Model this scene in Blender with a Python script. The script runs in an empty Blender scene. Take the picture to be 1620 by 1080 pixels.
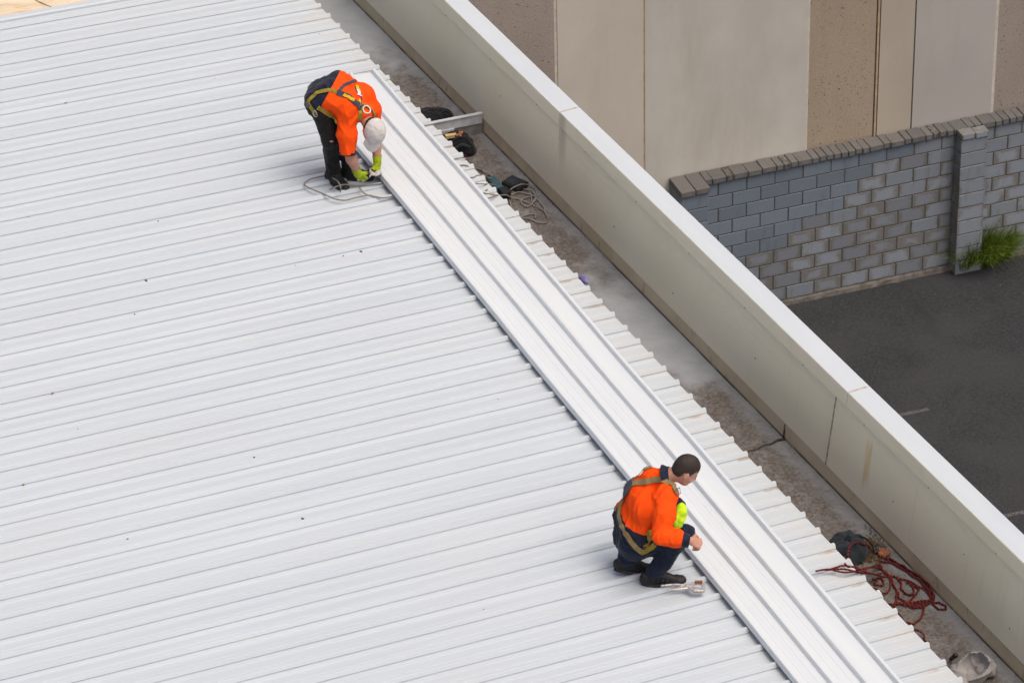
import bpy, bmesh, math, random
import numpy as np
from mathutils import Vector, Matrix

# ------------------------------------------------------------------ camera, world, light
S = bpy.context.scene
COL = S.collection
CAM_C = np.array([-13.0456, -29.7984, 16.2848])
CAM_R = np.array([0.898867, -0.436709, 0.036370])
CAM_U = np.array([0.201861, 0.486288, 0.850162])
CAM_F = np.array([0.388960, 0.756841, -0.525263])
FPX = 5836.58                                   # focal length in pixels of a 1620 px wide frame
cam = bpy.data.cameras.new('camera')
cam.sensor_width = 36.0
cam.lens = FPX / 1620 * 36
cam.clip_start, cam.clip_end = 0.5, 3000
camo = bpy.data.objects.new('camera', cam)
COL.objects.link(camo)
M = Matrix.Identity(4)
for i in range(3):
    M[i][0], M[i][1], M[i][2], M[i][3] = CAM_R[i], CAM_U[i], -CAM_F[i], CAM_C[i]
camo.matrix_world = M
S.camera = camo

SUN_EL, SUN_AZ = math.radians(68), math.radians(-66)      # azimuth measured from +X (towards the parapet)
w = bpy.data.worlds.new('World')
S.world = w
w.use_nodes = True
nt = w.node_tree
sky = nt.nodes.new('ShaderNodeTexSky')
sky.sky_type = 'NISHITA'
sky.sun_disc = False
sky.sun_elevation = SUN_EL
sky.sun_rotation = math.pi / 2 - SUN_AZ
sky.air_density, sky.dust_density, sky.ozone_density = 0.5, 8.0, 0.1
nt.links.new(sky.outputs[0], nt.nodes['Background'].inputs[0])
nt.nodes['Background'].inputs[1].default_value = 0.15
sun = bpy.data.lights.new('sun', 'SUN')
sun.energy = 0.5
sun.angle = math.radians(50)
sun.color = (1.0, 0.96, 0.9)
suno = bpy.data.objects.new('sun', sun)
COL.objects.link(suno)
sd = Vector((math.cos(SUN_EL) * math.cos(SUN_AZ), math.cos(SUN_EL) * math.sin(SUN_AZ), math.sin(SUN_EL)))
suno.rotation_euler = (-sd).to_track_quat('-Z', 'Y').to_euler()
S.view_settings.view_transform = 'Standard'
S.view_settings.look = 'None'
S.view_settings.exposure = 0.02
S.view_settings.gamma = 1.0
S.view_settings.use_curve_mapping = False
S.cycles.max_bounces = 8

# ------------------------------------------------------------------ small helpers
def A3(*p): return np.array(p, float)
def ray(x, y): return CAM_F + (x - 810) / FPX * CAM_R - (y - 540) / FPX * CAM_U
def at(x, y, Z):                                # the point at height Z seen at (x, y) of the photograph
    d = ray(x, y); return CAM_C + (Z - CAM_C[2]) / d[2] * d
def atY(x, y, Y):
    d = ray(x, y); return CAM_C + (Y - CAM_C[1]) / d[1] * d
def nrm(v): return v / np.linalg.norm(v)
# The scene is laid out square to the roof, which falls 3.7 degrees to the gutter; the yard beyond is level,
# so it is laid out level and turned by that fall at the end.
FALL = math.atan(0.0646)
RF = np.array([[math.cos(FALL), 0, -math.sin(FALL)], [0, 1, 0], [math.sin(FALL), 0, math.cos(FALL)]])
CAM_L = RF.T @ CAM_C
def att(x, y, Z):                               # as at(), in the level frame of the yard
    d = RF.T @ ray(x, y); return CAM_L + (Z - CAM_L[2]) / d[2] * d
def level(o):
    m = Matrix([list(RF[i]) + [0] for i in range(3)] + [[0, 0, 0, 1]])
    o.matrix_basis = m @ o.matrix_basis

def tag(o, label=None, cat=None, group=None, kind=None):
    if label: o['label'] = label
    if cat: o['category'] = cat
    if group: o['group'] = group
    if kind: o['kind'] = kind
    return o
def empty(name, loc, label=None, cat=None, group=None, kind=None):
    o = bpy.data.objects.new(name, None)
    o.empty_display_size = 0.1
    COL.objects.link(o); o.location = Vector(loc)
    return tag(o, label, cat, group, kind)
def world_loc(o):
    v = Vector(o.location)
    while o.parent is not None:
        o = o.parent; v = v + Vector(o.location)
    return v
def link(name, me, mat, parent=None, loc=None):
    """one object; without loc the mesh is in world coordinates, with loc it sits at that world point"""
    o = bpy.data.objects.new(name, me)
    COL.objects.link(o)
    if mat is not None and not me.materials: me.materials.append(mat)
    p = Vector((0, 0, 0)) if loc is None else Vector(loc)
    if parent is not None:
        o.parent = parent; p = p - world_loc(parent)
    o.location = p
    return o
def mesh(name, V, F, smooth=False, uv=None):
    me = bpy.data.meshes.new(name)
    me.from_pydata([tuple(v) for v in V], [], [tuple(f) for f in F])
    if smooth: me.polygons.foreach_set('use_smooth', [True] * len(me.polygons))
    me.update()
    return me
class MB:
    def __init__(s): s.V = []; s.F = []
    def add(s, V, F):
        n = len(s.V); s.V += [tuple(v) for v in V]; s.F += [tuple(i + n for i in f) for f in F]; return s
    def box(s, a, b, R=None, c=(0, 0, 0)):
        (x0, y0, z0), (x1, y1, z1) = a, b
        V = np.array([(x, y, z) for z in (z0, z1) for y in (y0, y1) for x in (x0, x1)], float)
        if R is not None: V = V @ np.asarray(R).T
        V = V + np.array(c)
        return s.add(V, [(0, 2, 3, 1), (4, 5, 7, 6), (0, 1, 5, 4), (2, 6, 7, 3), (0, 4, 6, 2), (1, 3, 7, 5)])
    def prism(s, prof, x0, x1):                  # profile in (y, z), extruded along x
        n = len(prof)
        V = [(x0, y, z) for y, z in prof] + [(x1, y, z) for y, z in prof]
        return s.add(V, [(i, (i + 1) % n, n + (i + 1) % n, n + i) for i in range(n)] + [tuple(range(n))[::-1], tuple(range(n, 2 * n))])
    def make(s, name, smooth=False): return mesh(name, s.V, s.F, smooth)
def fix_normals(me, bevel=0.0, seg=1):
    bm = bmesh.new(); bm.from_mesh(me)
    bmesh.ops.recalc_face_normals(bm, faces=bm.faces[:])
    if bevel: bmesh.ops.bevel(bm, geom=bm.edges[:], offset=bevel, segments=seg, affect='EDGES', profile=0.6)
    bm.to_mesh(me); bm.free(); me.update()
    return me
def catmull(P, n=8, closed=False):
    P = np.asarray(P, float); out = []
    m = len(P)
    for i in range(m if closed else m - 1):
        if closed: p0, p1, p2, p3 = P[(i - 1) % m], P[i], P[(i + 1) % m], P[(i + 2) % m]
        else: p0, p1, p2, p3 = P[max(i - 1, 0)], P[i], P[i + 1], P[min(i + 2, m - 1)]
        for t in np.arange(n) / n:
            out.append(0.5 * (2 * p1 + (p2 - p0) * t + (2 * p0 - 5 * p1 + 4 * p2 - p3) * t * t + (3 * p1 - p0 - 3 * p2 + p3) * t ** 3))
    if not closed: out.append(P[-1])
    return np.array(out)
def tube(P, r, name, seg=6, closed=False):
    """a round cord along P, with u running along its length in metres / 0.1"""
    P = np.asarray(P, float); n = len(P); rr = np.broadcast_to(np.asarray(r, float), (n,))
    T = np.gradient(P, axis=0) if not closed else np.roll(P, -1, 0) - np.roll(P, 1, 0)
    T /= np.linalg.norm(T, axis=1)[:, None] + 1e-9
    up = A3(0, 0, 1); V = []; F = []; UV = []
    L = np.concatenate([[0], np.cumsum(np.linalg.norm(np.diff(P, axis=0), axis=1))])
    for i in range(n):
        a = np.cross(T[i], up)
        if np.linalg.norm(a) < 0.05: a = np.cross(T[i], A3(0, 1, 0))
        a = nrm(a); b = np.cross(a, T[i])
        for k in range(seg):
            th = 2 * math.pi * k / seg
            V.append(P[i] + rr[i] * (math.cos(th) * a + math.sin(th) * b))
    for i in range(n if closed else n - 1):
        j = (i + 1) % n
        for k in range(seg):
            k2 = (k + 1) % seg
            F.append((i * seg + k, i * seg + k2, j * seg + k2, j * seg + k))
            UV.append([(L[i] * 10, k / seg), (L[i] * 10, (k + 1) / seg), (L[j] * 10, (k + 1) / seg), (L[j] * 10, k / seg)])
    if not closed:
        F.append(tuple(range(seg))[::-1]); UV.append([(0, 0)] * seg)
        F.append(tuple(range((n - 1) * seg, n * seg))); UV.append([(L[-1] * 10, 0)] * seg)
    me = mesh(name, V, F, True)
    u = me.uv_layers.new(name='uv')
    u.data.foreach_set('uv', np.array([c for f in UV for c in f], float).ravel())
    return me

# ------------------------------------------------------------------ materials
class NM:
    """a node material with short calls"""
    def __init__(s, name):
        s.m = bpy.data.materials.new(name); s.m.use_nodes = True
        s.t = s.m.node_tree; s.b = s.t.nodes['Principled BSDF']
    def n(s, typ, **kw):
        x = s.t.nodes.new(typ)
        for k, v in kw.items(): setattr(x, k, v)
        return x
    def put(s, sock, v):
        if hasattr(v, 'is_output') or isinstance(v, bpy.types.NodeSocket): s.t.links.new(v, sock)
        else:
            if isinstance(v, tuple) and len(v) == 3 and len(sock.default_value) == 4: v = v + (1,)
            sock.default_value = v
    def pos(s): return s.n('ShaderNodeNewGeometry').outputs['Position']
    def obj(s): return s.n('ShaderNodeTexCoord').outputs['Object']
    def gen(s): return s.n('ShaderNodeTexCoord').outputs['Generated']
    def rnd(s): return s.n('ShaderNodeObjectInfo').outputs['Random']
    def map(s, v, scale=(1, 1, 1), loc=(0, 0, 0), rot=(0, 0, 0)):
        x = s.n('ShaderNodeMapping'); s.put(x.inputs[0], v)
        x.inputs['Scale'].default_value = scale; x.inputs['Location'].default_value = loc; x.inputs['Rotation'].default_value = rot
        return x.outputs[0]
    def noise(s, v, scale, detail=4, rough=0.55, dist=0.0):
        x = s.n('ShaderNodeTexNoise'); s.put(x.inputs['Vector'], v)
        x.inputs['Scale'].default_value = scale; x.inputs['Detail'].default_value = detail
        x.inputs['Roughness'].default_value = rough; x.inputs['Distortion'].default_value = dist
        return x.outputs['Fac']
    def voro(s, v, scale):
        x = s.n('ShaderNodeTexVoronoi'); s.put(x.inputs['Vector'], v); x.inputs['Scale'].default_value = scale
        return x.outputs['Distance']
    def ramp(s, f, a, b, c0=0.0, c1=1.0):       # smooth step a..b -> c0..c1
        x = s.n('ShaderNodeMapRange', interpolation_type='SMOOTHSTEP'); s.put(x.inputs[0], f)
        for i, q in enumerate((a, b, c0, c1)): x.inputs[i + 1].default_value = q
        return x.outputs[0]
    def math(s, op, a, b=0.0, c=None):
        x = s.n('ShaderNodeMath', operation=op); s.put(x.inputs[0], a); s.put(x.inputs[1], b)
        if c is not None: s.put(x.inputs[2], c)
        return x.outputs[0]
    def mix(s, f, a, b, typ='MIX'):
        x = s.n('ShaderNodeMix', data_type='RGBA', blend_type=typ); s.put(x.inputs[0], f); s.put(x.inputs[6], a); s.put(x.inputs[7], b)
        return x.outputs[2]
    def sep(s, v):
        x = s.n('ShaderNodeSeparateXYZ'); s.put(x.inputs[0], v); return x.outputs
    def comb(s, a, b, c):
        x = s.n('ShaderNodeCombineXYZ')
        for i, q in enumerate((a, b, c)): s.put(x.inputs[i], q)
        return x.outputs[0]
    def bump(s, h, strength=0.3, dist=0.01):
        x = s.n('ShaderNodeBump'); s.put(x.inputs['Height'], h); x.inputs['Strength'].default_value = strength; x.inputs['Distance'].default_value = dist
        s.t.links.new(x.outputs[0], s.b.inputs['Normal'])
    def out(s, col=None, rough=None, metal=None, spec=None):
        for k, v in (('Base Color', col), ('Roughness', rough), ('Metallic', metal), ('Specular IOR Level', spec)):
            if v is not None: s.put(s.b.inputs[k], v)
        return s.m
def simple(name, col, rough=0.6, var=0.15, scale=30, bump=0.0, bscale=200, metal=0.0, spec=0.5):
    m = NM(name); p = m.pos()
    f = m.ramp(m.noise(p, scale), 0.3, 0.7)
    lo = tuple(c * (1 - var) for c in col); hi = tuple(min(1, c * (1 + var)) for c in col)
    c = m.mix(f, lo, hi)
    if bump: m.bump(m.noise(p, bscale, 3), bump, 0.004)
    return m.out(c, rough, metal, spec)
MAT = {}
def mat_roof():
    m = NM('roof_paint'); p = m.pos(); x, y, z = m.sep(p)
    streak = m.noise(m.map(p, (0.35, 9, 1)), 1.0, 5)
    blotch = m.noise(m.map(p, (0.6, 1.2, 1)), 0.8, 3)
    c = m.mix(m.ramp(streak, 0.3, 0.75), (0.515, 0.575, 0.62), (0.57, 0.63, 0.67))
    c = m.mix(m.ramp(blotch, 0.4, 0.75, 0, 0.35), c, (0.55, 0.575, 0.575))
    # the last half metre by the gutter: rain-washed dust, and rust lines beside the ribs
    near = m.ramp(x, -0.55, 0.0)
    st = m.noise(m.map(p, (2.2, 26, 1)), 1.0, 5, 0.6)
    c = m.mix(m.math('MULTIPLY', near, m.ramp(st, 0.40, 0.72, 0.05, 0.45)), c, (0.62, 0.57, 0.47))
    fr = m.math('FRACT', m.math('ADD', m.math('DIVIDE', y, 0.233), 100.0))
    band = m.math('MULTIPLY', m.ramp(fr, 0.70, 0.83), m.ramp(fr, 0.90, 0.845))
    rn = m.noise(m.map(p, (3.5, 5, 1)), 1.0, 4, 0.65)
    rust = m.math('MULTIPLY', m.math('MULTIPLY', band, m.ramp(x, -0.26, -0.05)), m.ramp(rn, 0.50, 0.62, 0, 0.75))
    c = m.mix(rust, c, (0.34, 0.20, 0.09))
    # a few long faint rust scrapes over the field
    sc = m.noise(m.map(p, (0.9, 22, 1), rot=(0, 0, 0.03)), 1.0, 2)
    c = m.mix(m.ramp(sc, 0.775, 0.80, 0, 0.4), c, (0.62, 0.48, 0.28))
    gr = m.noise(m.map(p, (14, 60, 1)), 1.0, 4)
    c = m.mix(m.ramp(gr, 0.60, 0.85, 0, 0.12), c, (0.5, 0.49, 0.46))
    m.bump(m.noise(m.map(p, (0.7, 3.0, 1)), 1.0, 2), 0.35, 0.02)
    return m.out(c, m.ramp(blotch, 0.3, 0.7, 0.30, 0.42), 0, 0.45)
def mat_new_sheet():
    m = NM('new_sheet_paint'); p = m.pos()
    f = m.noise(m.map(p, (9, 0.4, 1)), 1.0, 4)
    c = m.mix(m.ramp(f, 0.3, 0.7), (0.645, 0.695, 0.72), (0.68, 0.725, 0.745))
    d = m.noise(m.map(p, (30, 4, 1)), 1.0, 4)
    c = m.mix(m.ramp(d, 0.66, 0.85, 0, 0.15), c, (0.5, 0.49, 0.46))
    m.bump(m.noise(m.map(p, (5, 0.5, 1)), 1.0, 2), 0.2, 0.01)
    return m.out(c, 0.30, 0, 0.45)
def mat_gutter():
    m = NM('gutter_metal'); p = m.pos(); x, y, z = m.sep(p)
    wob = m.noise(m.map(p, (1.3, 1.3, 1)), 1.6, 4)
    yy = m.math('ADD', y, m.math('MULTIPLY', m.math('SUBTRACT', wob, 0.5), 2.4))
    c = m.mix(m.ramp(m.noise(p, 5, 4), 0.3, 0.7), (0.285, 0.305, 0.315), (0.33, 0.35, 0.355))
    # settled silt: one patch round the divider, one along the lower half
    s1 = m.math('MULTIPLY', m.ramp(yy, -0.7, -1.5), m.ramp(yy, -5.8, -4.9))
    s2 = m.ramp(yy, -6.9, -7.7)
    silt = m.math('MAXIMUM', s1, s2)
    edge = m.math('ADD', x, m.math('MULTIPLY', m.math('SUBTRACT', m.noise(p, 7, 5), 0.5), 0.18))
    inner = m.ramp(edge, 0.50, 0.38, 0.5, 1.0)
    g = m.noise(p, 38, 6, 0.75)
    silt = m.math('MULTIPLY', m.math('MULTIPLY', silt, inner), m.ramp(m.noise(p, 6, 5, 0.65), 0.22, 0.5, 0.5, 1.0))
    sc = m.mix(m.ramp(g, 0.35, 0.65), (0.095, 0.083, 0.073), (0.20, 0.18, 0.164))
    c = m.mix(silt, c, sc)
    c = m.mix(m.math('MULTIPLY', m.ramp(m.noise(p, 9, 4, 0.7), 0.60, 0.71, 0, 0.8), silt), c, (0.055, 0.046, 0.040))
    c = m.mix(m.ramp(m.noise(p, 28, 3), 0.71, 0.76, 0, 0.5), c, (0.10, 0.075, 0.055))
    m.bump(m.math('MULTIPLY', g, silt), 0.8, 0.012)
    return m.out(c, m.ramp(silt, 0, 1, 0.5, 0.95), 0, 0.3)
def mat_parapet():
    m = NM('parapet_cladding'); p = m.pos(); x, y, z = m.sep(p)
    v = m.noise(m.map(p, (1, 0.9, 0.25)), 1.2, 4)
    c = m.mix(m.ramp(v, 0.3, 0.7), (0.74, 0.70, 0.53), (0.77, 0.73, 0.575))
    st = m.noise(m.map(p, (1, 14, 0.6)), 1.0, 4)
    c = m.mix(m.ramp(st, 0.58, 0.80, 0, 0.16), c, (0.40, 0.37, 0.28))
    # two washed streaks with their own shape: a grey fan under one lap, a rust run further along
    d1 = m.math('SUBTRACT', y, m.math('MULTIPLY', m.math('SUBTRACT', 0.62, z), -0.10))
    f1 = m.math('MULTIPLY', m.ramp(d1, -4.22, -4.12), m.ramp(d1, -4.03, -4.08))
    f1 = m.math('MULTIPLY', f1, m.ramp(z, 0.10, 0.55))
    c = m.mix(m.math('MULTIPLY', f1, 0.5), c, (0.30, 0.28, 0.21))
    n2 = m.noise(m.map(p, (1, 30, 1.5)), 1.0, 4)
    f2 = m.math('MULTIPLY', m.ramp(y, -9.56, -9.50), m.ramp(y, -9.40, -9.46))
    f2 = m.math('MULTIPLY', m.math('MULTIPLY', f2, m.ramp(n2, 0.30, 0.55)), m.math('MULTIPLY', m.ramp(z, 0.02, 0.2), m.ramp(z, 0.56, 0.42)))
    c = m.mix(m.math('MULTIPLY', f2, 0.6), c, (0.60, 0.39, 0.10))
    c = m.mix(m.ramp(m.noise(p, 40, 3), 0.72, 0.78, 0, 0.5), c, (0.25, 0.21, 0.16))
    m.bump(m.noise(m.map(p, (1, 1.5, 2)), 1.5, 2), 0.15, 0.02)
    return m.out(c, 0.5, 0, 0.35)
def mat_upstand():
    m = NM('gutter_upstand_paint'); p = m.pos(); x, y, z = m.sep(p)
    v = m.noise(m.map(p, (1, 2.2, 0.8)), 1.5, 5)
    c = m.mix(m.ramp(v, 0.3, 0.7), (0.53, 0.45, 0.30), (0.60, 0.525, 0.375))
    c = m.mix(m.ramp(m.noise(m.map(p, (1, 8, 3)), 1.5, 4), 0.6, 0.75, 0, 0.5), c, (0.15, 0.12, 0.085))
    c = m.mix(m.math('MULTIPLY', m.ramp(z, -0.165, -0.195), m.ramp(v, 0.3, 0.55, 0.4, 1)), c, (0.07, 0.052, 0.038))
    return m.out(c, 0.7, 0, 0.25)
def mat_cap():
    m = NM('capping_paint'); p = m.pos(); x, y, z = m.sep(p)
    c = m.mix(m.ramp(m.noise(m.map(p, (3, 0.5, 1)), 1.5, 4), 0.3, 0.7), (0.565, 0.625, 0.66), (0.60, 0.655, 0.685))
    c = m.mix(m.ramp(m.noise(p, 3, 5, 0.65), 0.66, 0.80, 0, 0.25), c, (0.55, 0.46, 0.36))
    return m.out(c, 0.42, 0, 0.35)
def mat_block(name, tan, blue, wear):
    m = NM(name); g = m.gen(); r = m.rnd(); p = m.pos()
    gx, gy, gz = m.sep(g)
    ex = m.math('ABSOLUTE', m.math('SUBTRACT', gx, 0.5)); ez = m.math('ABSOLUTE', m.math('SUBTRACT', gz, 0.5))
    e = m.math('MAXIMUM', ex, m.math('MULTIPLY', ez, 0.92))
    off = m.comb(m.math('MULTIPLY', r, 40.0), 0.0, 0.0)
    pv = m.n('ShaderNodeVectorMath', operation='ADD'); m.put(pv.inputs[0], p); m.put(pv.inputs[1], off)
    n = m.noise(pv.outputs[0], 7, 4, 0.6)
    k = m.math('ADD', e, m.math('MULTIPLY', m.math('SUBTRACT', n, 0.5), 0.55))
    k = m.math('ADD', k, m.math('MULTIPLY', m.math('SUBTRACT', r, 0.5), 0.22))
    mask = m.ramp(k, wear - 0.13, wear + 0.10)
    fine = m.noise(p, 140, 4, 0.7)
    cb = m.mix(m.ramp(fine, 0.25, 0.75), tuple(c * 0.86 for c in blue), tuple(c * 1.12 for c in blue))
    ct = m.mix(m.ramp(fine, 0.25, 0.75), tuple(c * 0.8 for c in tan), tuple(c * 1.15 for c in tan))
    c = m.mix(mask, cb, ct)
    c = m.mix(m.ramp(m.noise(m.map(p, (5, 1, 0.8)), 2.0, 4), 0.55, 0.75, 0, 0.35), c, tuple(c * 0.6 for c in tan))
    hs = m.n('ShaderNodeHueSaturation'); m.put(hs.inputs['Value'], m.ramp(r, 0, 1, 0.9, 1.1)); m.put(hs.inputs['Color'], c)
    m.bump(fine, 0.5, 0.006)
    return m.out(hs.outputs[0], 0.9, 0, 0.2)
def mat_panel(name, col, var=0.10, pebble=False, streak=0.2):
    m = NM(name); p = m.pos()
    c = m.mix(m.ramp(m.noise(m.map(p, (1, 1, 0.6)), 1.1, 5, 0.6), 0.3, 0.7), tuple(q * (1 - var) for q in col), tuple(min(1, q * (1 + var)) for q in col))
    c = m.mix(m.ramp(m.noise(m.map(p, (2.2, 1, 0.35)), 1.3, 5), 0.52, 0.75, 0, streak), c, (col[0] * 0.75, col[1] * 0.68, col[2] * 0.58))
    if pebble:
        v = m.noise(p, 60, 5, 0.75)
        c = m.mix(m.ramp(v, 0.3, 0.7, 0.0, 0.55), c, tuple(q * 0.62 for q in col))
        c = m.mix(m.ramp(m.noise(p, 34, 2), 0.66, 0.70, 0, 0.85), c, (0.07, 0.065, 0.06))
        c = m.mix(m.ramp(m.noise(m.map(p, loc=(7, 3, 1)), 45, 2), 0.70, 0.74, 0, 0.7), c, (0.50, 0.46, 0.40))
        m.bump(v, 0.7, 0.01)
    else:
        c = m.mix(m.ramp(m.noise(p, 22, 3), 0.71, 0.76, 0, 0.25), c, tuple(q * 0.55 for q in col))
        m.bump(m.noise(p, 30, 4), 0.15, 0.006)
    return m.out(c, 0.85, 0, 0.25)
def mat_asphalt():
    m = NM('asphalt'); p = m.pos()
    g = m.noise(p, 27, 6, 0.85)
    c = m.mix(m.ramp(g, 0.3, 0.72), (0.020, 0.021, 0.0235), (0.056, 0.058, 0.062))
    c = m.mix(m.ramp(m.noise(p, 0.9, 5), 0.4, 0.65, 0, 0.55), c, (0.052, 0.054, 0.057))
    c = m.mix(m.ramp(m.noise(m.map(p, (1, 0.4, 1), loc=(2, 5, 0)), 1.7, 5, 0.6), 0.55, 0.68, 0, 0.45), c, (0.025, 0.026, 0.028))
    c = m.mix(m.ramp(m.noise(m.map(p, loc=(3, 8, 0)), 24, 2), 0.73, 0.77, 0, 0.6), c, (0.16, 0.155, 0.15))
    m.bump(g, 0.7, 0.012)
    return m.out(c, 0.9, 0, 0.25)
def mat_stone():
    m = NM('sandstone'); p = m.pos()
    v = m.noise(m.map(p, (1.0, 4.0, 1), rot=(0, 0, 0.15)), 2.2, 6, 0.65, 0.6)
    c = m.mix(m.ramp(v, 0.35, 0.62), (0.66, 0.53, 0.36), (0.72, 0.63, 0.49))
    c = m.mix(m.ramp(m.noise(m.map(p, (1, 7, 1), loc=(4, 0, 0)), 2.0, 5, 0.6, 0.8), 0.56, 0.66, 0, 0.8), c, (0.60, 0.36, 0.12))
    m.bump(v, 0.5, 0.02)
    return m.out(c, 0.85, 0, 0.2)
def mat_cloth(name, col, var=0.12, rough=0.85, dirt=None, weave=0.25, sheen=0.12):
    m = NM(name); p = m.pos()
    c = m.mix(m.ramp(m.noise(p, 16, 4), 0.3, 0.7), tuple(q * (1 - var) for q in col), tuple(min(1.0, q * (1 + var)) for q in col))
    if dirt: c = m.mix(m.ramp(m.noise(p, 11, 5, 0.65), 0.55, 0.75, 0, 0.6), c, dirt)
    folds = m.noise(m.map(p, (1, 1, 0.55), rot=(0.4, 0.5, 0.2)), 13, 2, 0.45, 0.8)
    m.bump(m.math('ADD', folds, m.math('MULTIPLY', m.noise(p, 420, 2), weave * 0.06)), 0.32, 0.030)
    m.b.inputs['Sheen Weight'].default_value = sheen
    m.b.inputs['Sheen Roughness'].default_value = 0.5
    return m.out(c, rough, 0, 0.2)
def mat_rope(name, c1, c2, period, duty):
    m = NM(name); uv = m.n('ShaderNodeTexCoord').outputs['UV']; u, v, _ = m.sep(uv)
    t = m.math('FRACT', m.math('ADD', m.math('MULTIPLY', u, period), m.math('MULTIPLY', v, 1.0)))
    f = m.math('LESS_THAN', t, duty)
    t2 = m.math('FRACT', m.math('ADD', m.math('MULTIPLY', u, period * 3.1), m.math('MULTIPLY', v, -1.0)))
    c = m.mix(f, c1, c2)
    c = m.mix(m.math('MULTIPLY', m.math('LESS_THAN', t2, 0.22), 0.6), c, c1)
    m.bump(t2, 0.5, 0.003)
    return m.out(c, 0.85, 0, 0.2)
def mat_skin(name, col):
    m = NM(name); p = m.pos()
    c = m.mix(m.ramp(m.noise(p, 24, 4), 0.3, 0.7), tuple(q * 0.88 for q in col), tuple(q * 1.1 for q in col))
    m.b.inputs['Subsurface Weight'].default_value = 0.12
    m.b.inputs['Subsurface Radius'].default_value = (0.012, 0.005, 0.003)
    return m.out(c, 0.5, 0, 0.35)
MAT['roof'] = mat_roof()
MAT['sheet'] = mat_new_sheet()
MAT['gutter'] = mat_gutter()
MAT['parapet'] = mat_parapet()
MAT['upstand'] = mat_upstand()
MAT['cap'] = mat_cap()
MAT['lap'] = simple('lap_sealant', (0.50, 0.42, 0.36), 0.7, 0.3, 60)
MAT['block'] = mat_block('block_worn', (0.185, 0.183, 0.173), (0.258, 0.292, 0.33), 0.45)
MAT['block_tan'] = mat_block('block_bare', (0.182, 0.18, 0.17), (0.23, 0.255, 0.285), 0.34)
MAT['block_blue'] = mat_block('block_painted', (0.18, 0.21, 0.24), (0.185, 0.225, 0.27), 0.75)
MAT['mortar'] = simple('mortar', (0.10, 0.094, 0.085), 0.95, 0.25, 60, 0.3)
MAT['coping'] = mat_block('coping_brick', (0.15, 0.146, 0.138), (0.175, 0.176, 0.176), 0.25)
MAT['coping_dark'] = simple('coping_brick_stained', (0.12, 0.11, 0.10), 0.95, 0.5, 20, 0.4)
MAT['footing'] = simple('footing', (0.12, 0.11, 0.098), 0.95, 0.3, 12, 0.3, 60)
MAT['asphalt'] = mat_asphalt()
MAT['paintline'] = simple('worn_line_paint', (0.082, 0.082, 0.080), 0.9, 0.5, 45)
MAT['smooth1'] = mat_panel('panel_smooth_warm', (0.60, 0.555, 0.485), .05)
MAT['smooth2'] = mat_panel('panel_smooth_grey', (0.575, 0.56, 0.505), 0.08, streak=0.3)
MAT['cream'] = mat_panel('panel_cream', (0.49, 0.445, 0.36), 0.06)
MAT['mauve'] = mat_panel('panel_grey', (0.48, 0.465, 0.43), 0.05)
MAT['peb1'] = mat_panel('panel_aggregate_grey', (0.42, 0.365, 0.315), 0.08, True)
MAT['peb2'] = mat_panel('panel_aggregate_tan', (0.47, 0.385, 0.29), 0.06, True)
MAT['joint'] = simple('joint_sealant', (0.50, 0.38, 0.24), 0.8, 0.15, 10)
MAT['joint_pale'] = simple('joint_sealant_pale', (0.62, 0.58, 0.50), 0.8, 0.1, 10)
MAT['grime'] = simple('wet_grime', (0.045, 0.038, 0.032), 0.9, 0.4, 30)
MAT['joint_dark'] = simple('joint_gap', (0.16, 0.14, 0.12), 0.9, 0.2, 10)
MAT['stone'] = mat_stone()
MAT['render'] = simple('rendered_wall', (0.45, 0.42, 0.37), 0.9, 0.1, 3)
MAT['orange'] = mat_cloth('hi_vis_orange', (1.0, 0.082, 0.002), 0.06, 0.8, sheen=0.0)
MAT['navy'] = mat_cloth('navy_cotton', (0.012, 0.017, 0.036), 0.3)
MAT['navy2'] = mat_cloth('navy_trouser_cotton', (0.009, 0.016, 0.036), 0.3)
MAT['black_cloth'] = mat_cloth('black_work_trousers', (0.010, 0.0095, 0.010), 0.35, dirt=(0.035, 0.03, 0.026))
MAT['boot'] = simple('boot_leather', (0.012, 0.012, 0.013), 0.6, 0.4, 40, 0.3, 160)
MAT['sole'] = simple('boot_sole', (0.045, 0.043, 0.042), 0.8, 0.3, 40)
MAT['lime'] = mat_cloth('lime_glove', (0.36, 0.47, 0.012), 0.25, dirt=(0.10, 0.12, 0.02))
MAT['lime2'] = mat_cloth('fluoro_glove', (0.60, 0.92, 0.02), 0.1)
MAT['palm'] = mat_cloth('glove_palm', (0.022, 0.022, 0.024), 0.3)
MAT['skin'] = mat_skin('skin', (0.50, 0.255, 0.185))
MAT['skin2'] = mat_skin('skin_ruddy', (0.56, 0.285, 0.21))
MAT['hair'] = simple('dark_brown_hair', (0.030, 0.019, 0.014), 0.65, 0.35, 300, 0.5, 700)
MAT['cap_cloth'] = mat_cloth('off_white_cap', (0.60, 0.58, 0.55), 0.06, dirt=(0.42, 0.39, 0.35))
MAT['web_olive'] = mat_cloth('olive_webbing', (0.30, 0.225, 0.03), 0.25, dirt=(0.15, 0.12, 0.03))
MAT['web_tan'] = mat_cloth('faded_webbing', (0.25, 0.185, 0.085), 0.25, dirt=(0.13, 0.11, 0.08))
MAT['web_grey'] = mat_cloth('grey_webbing', (0.055, 0.06, 0.085), 0.25)
MAT['web_yellow'] = mat_cloth('yellow_webbing', (0.62, 0.41, 0.01), 0.15)
MAT['white_label'] = simple('white_label', (0.75, 0.75, 0.76), 0.6, 0.1, 120)
MAT['steel'] = simple('steel', (0.55, 0.53, 0.50), 0.35, 0.2, 60, metal=0.9)
MAT['tool'] = simple('scuffed_nickel', (0.62, 0.58, 0.55), 0.42, 0.22, 70, 0.2, 120, metal=0.55)
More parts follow.
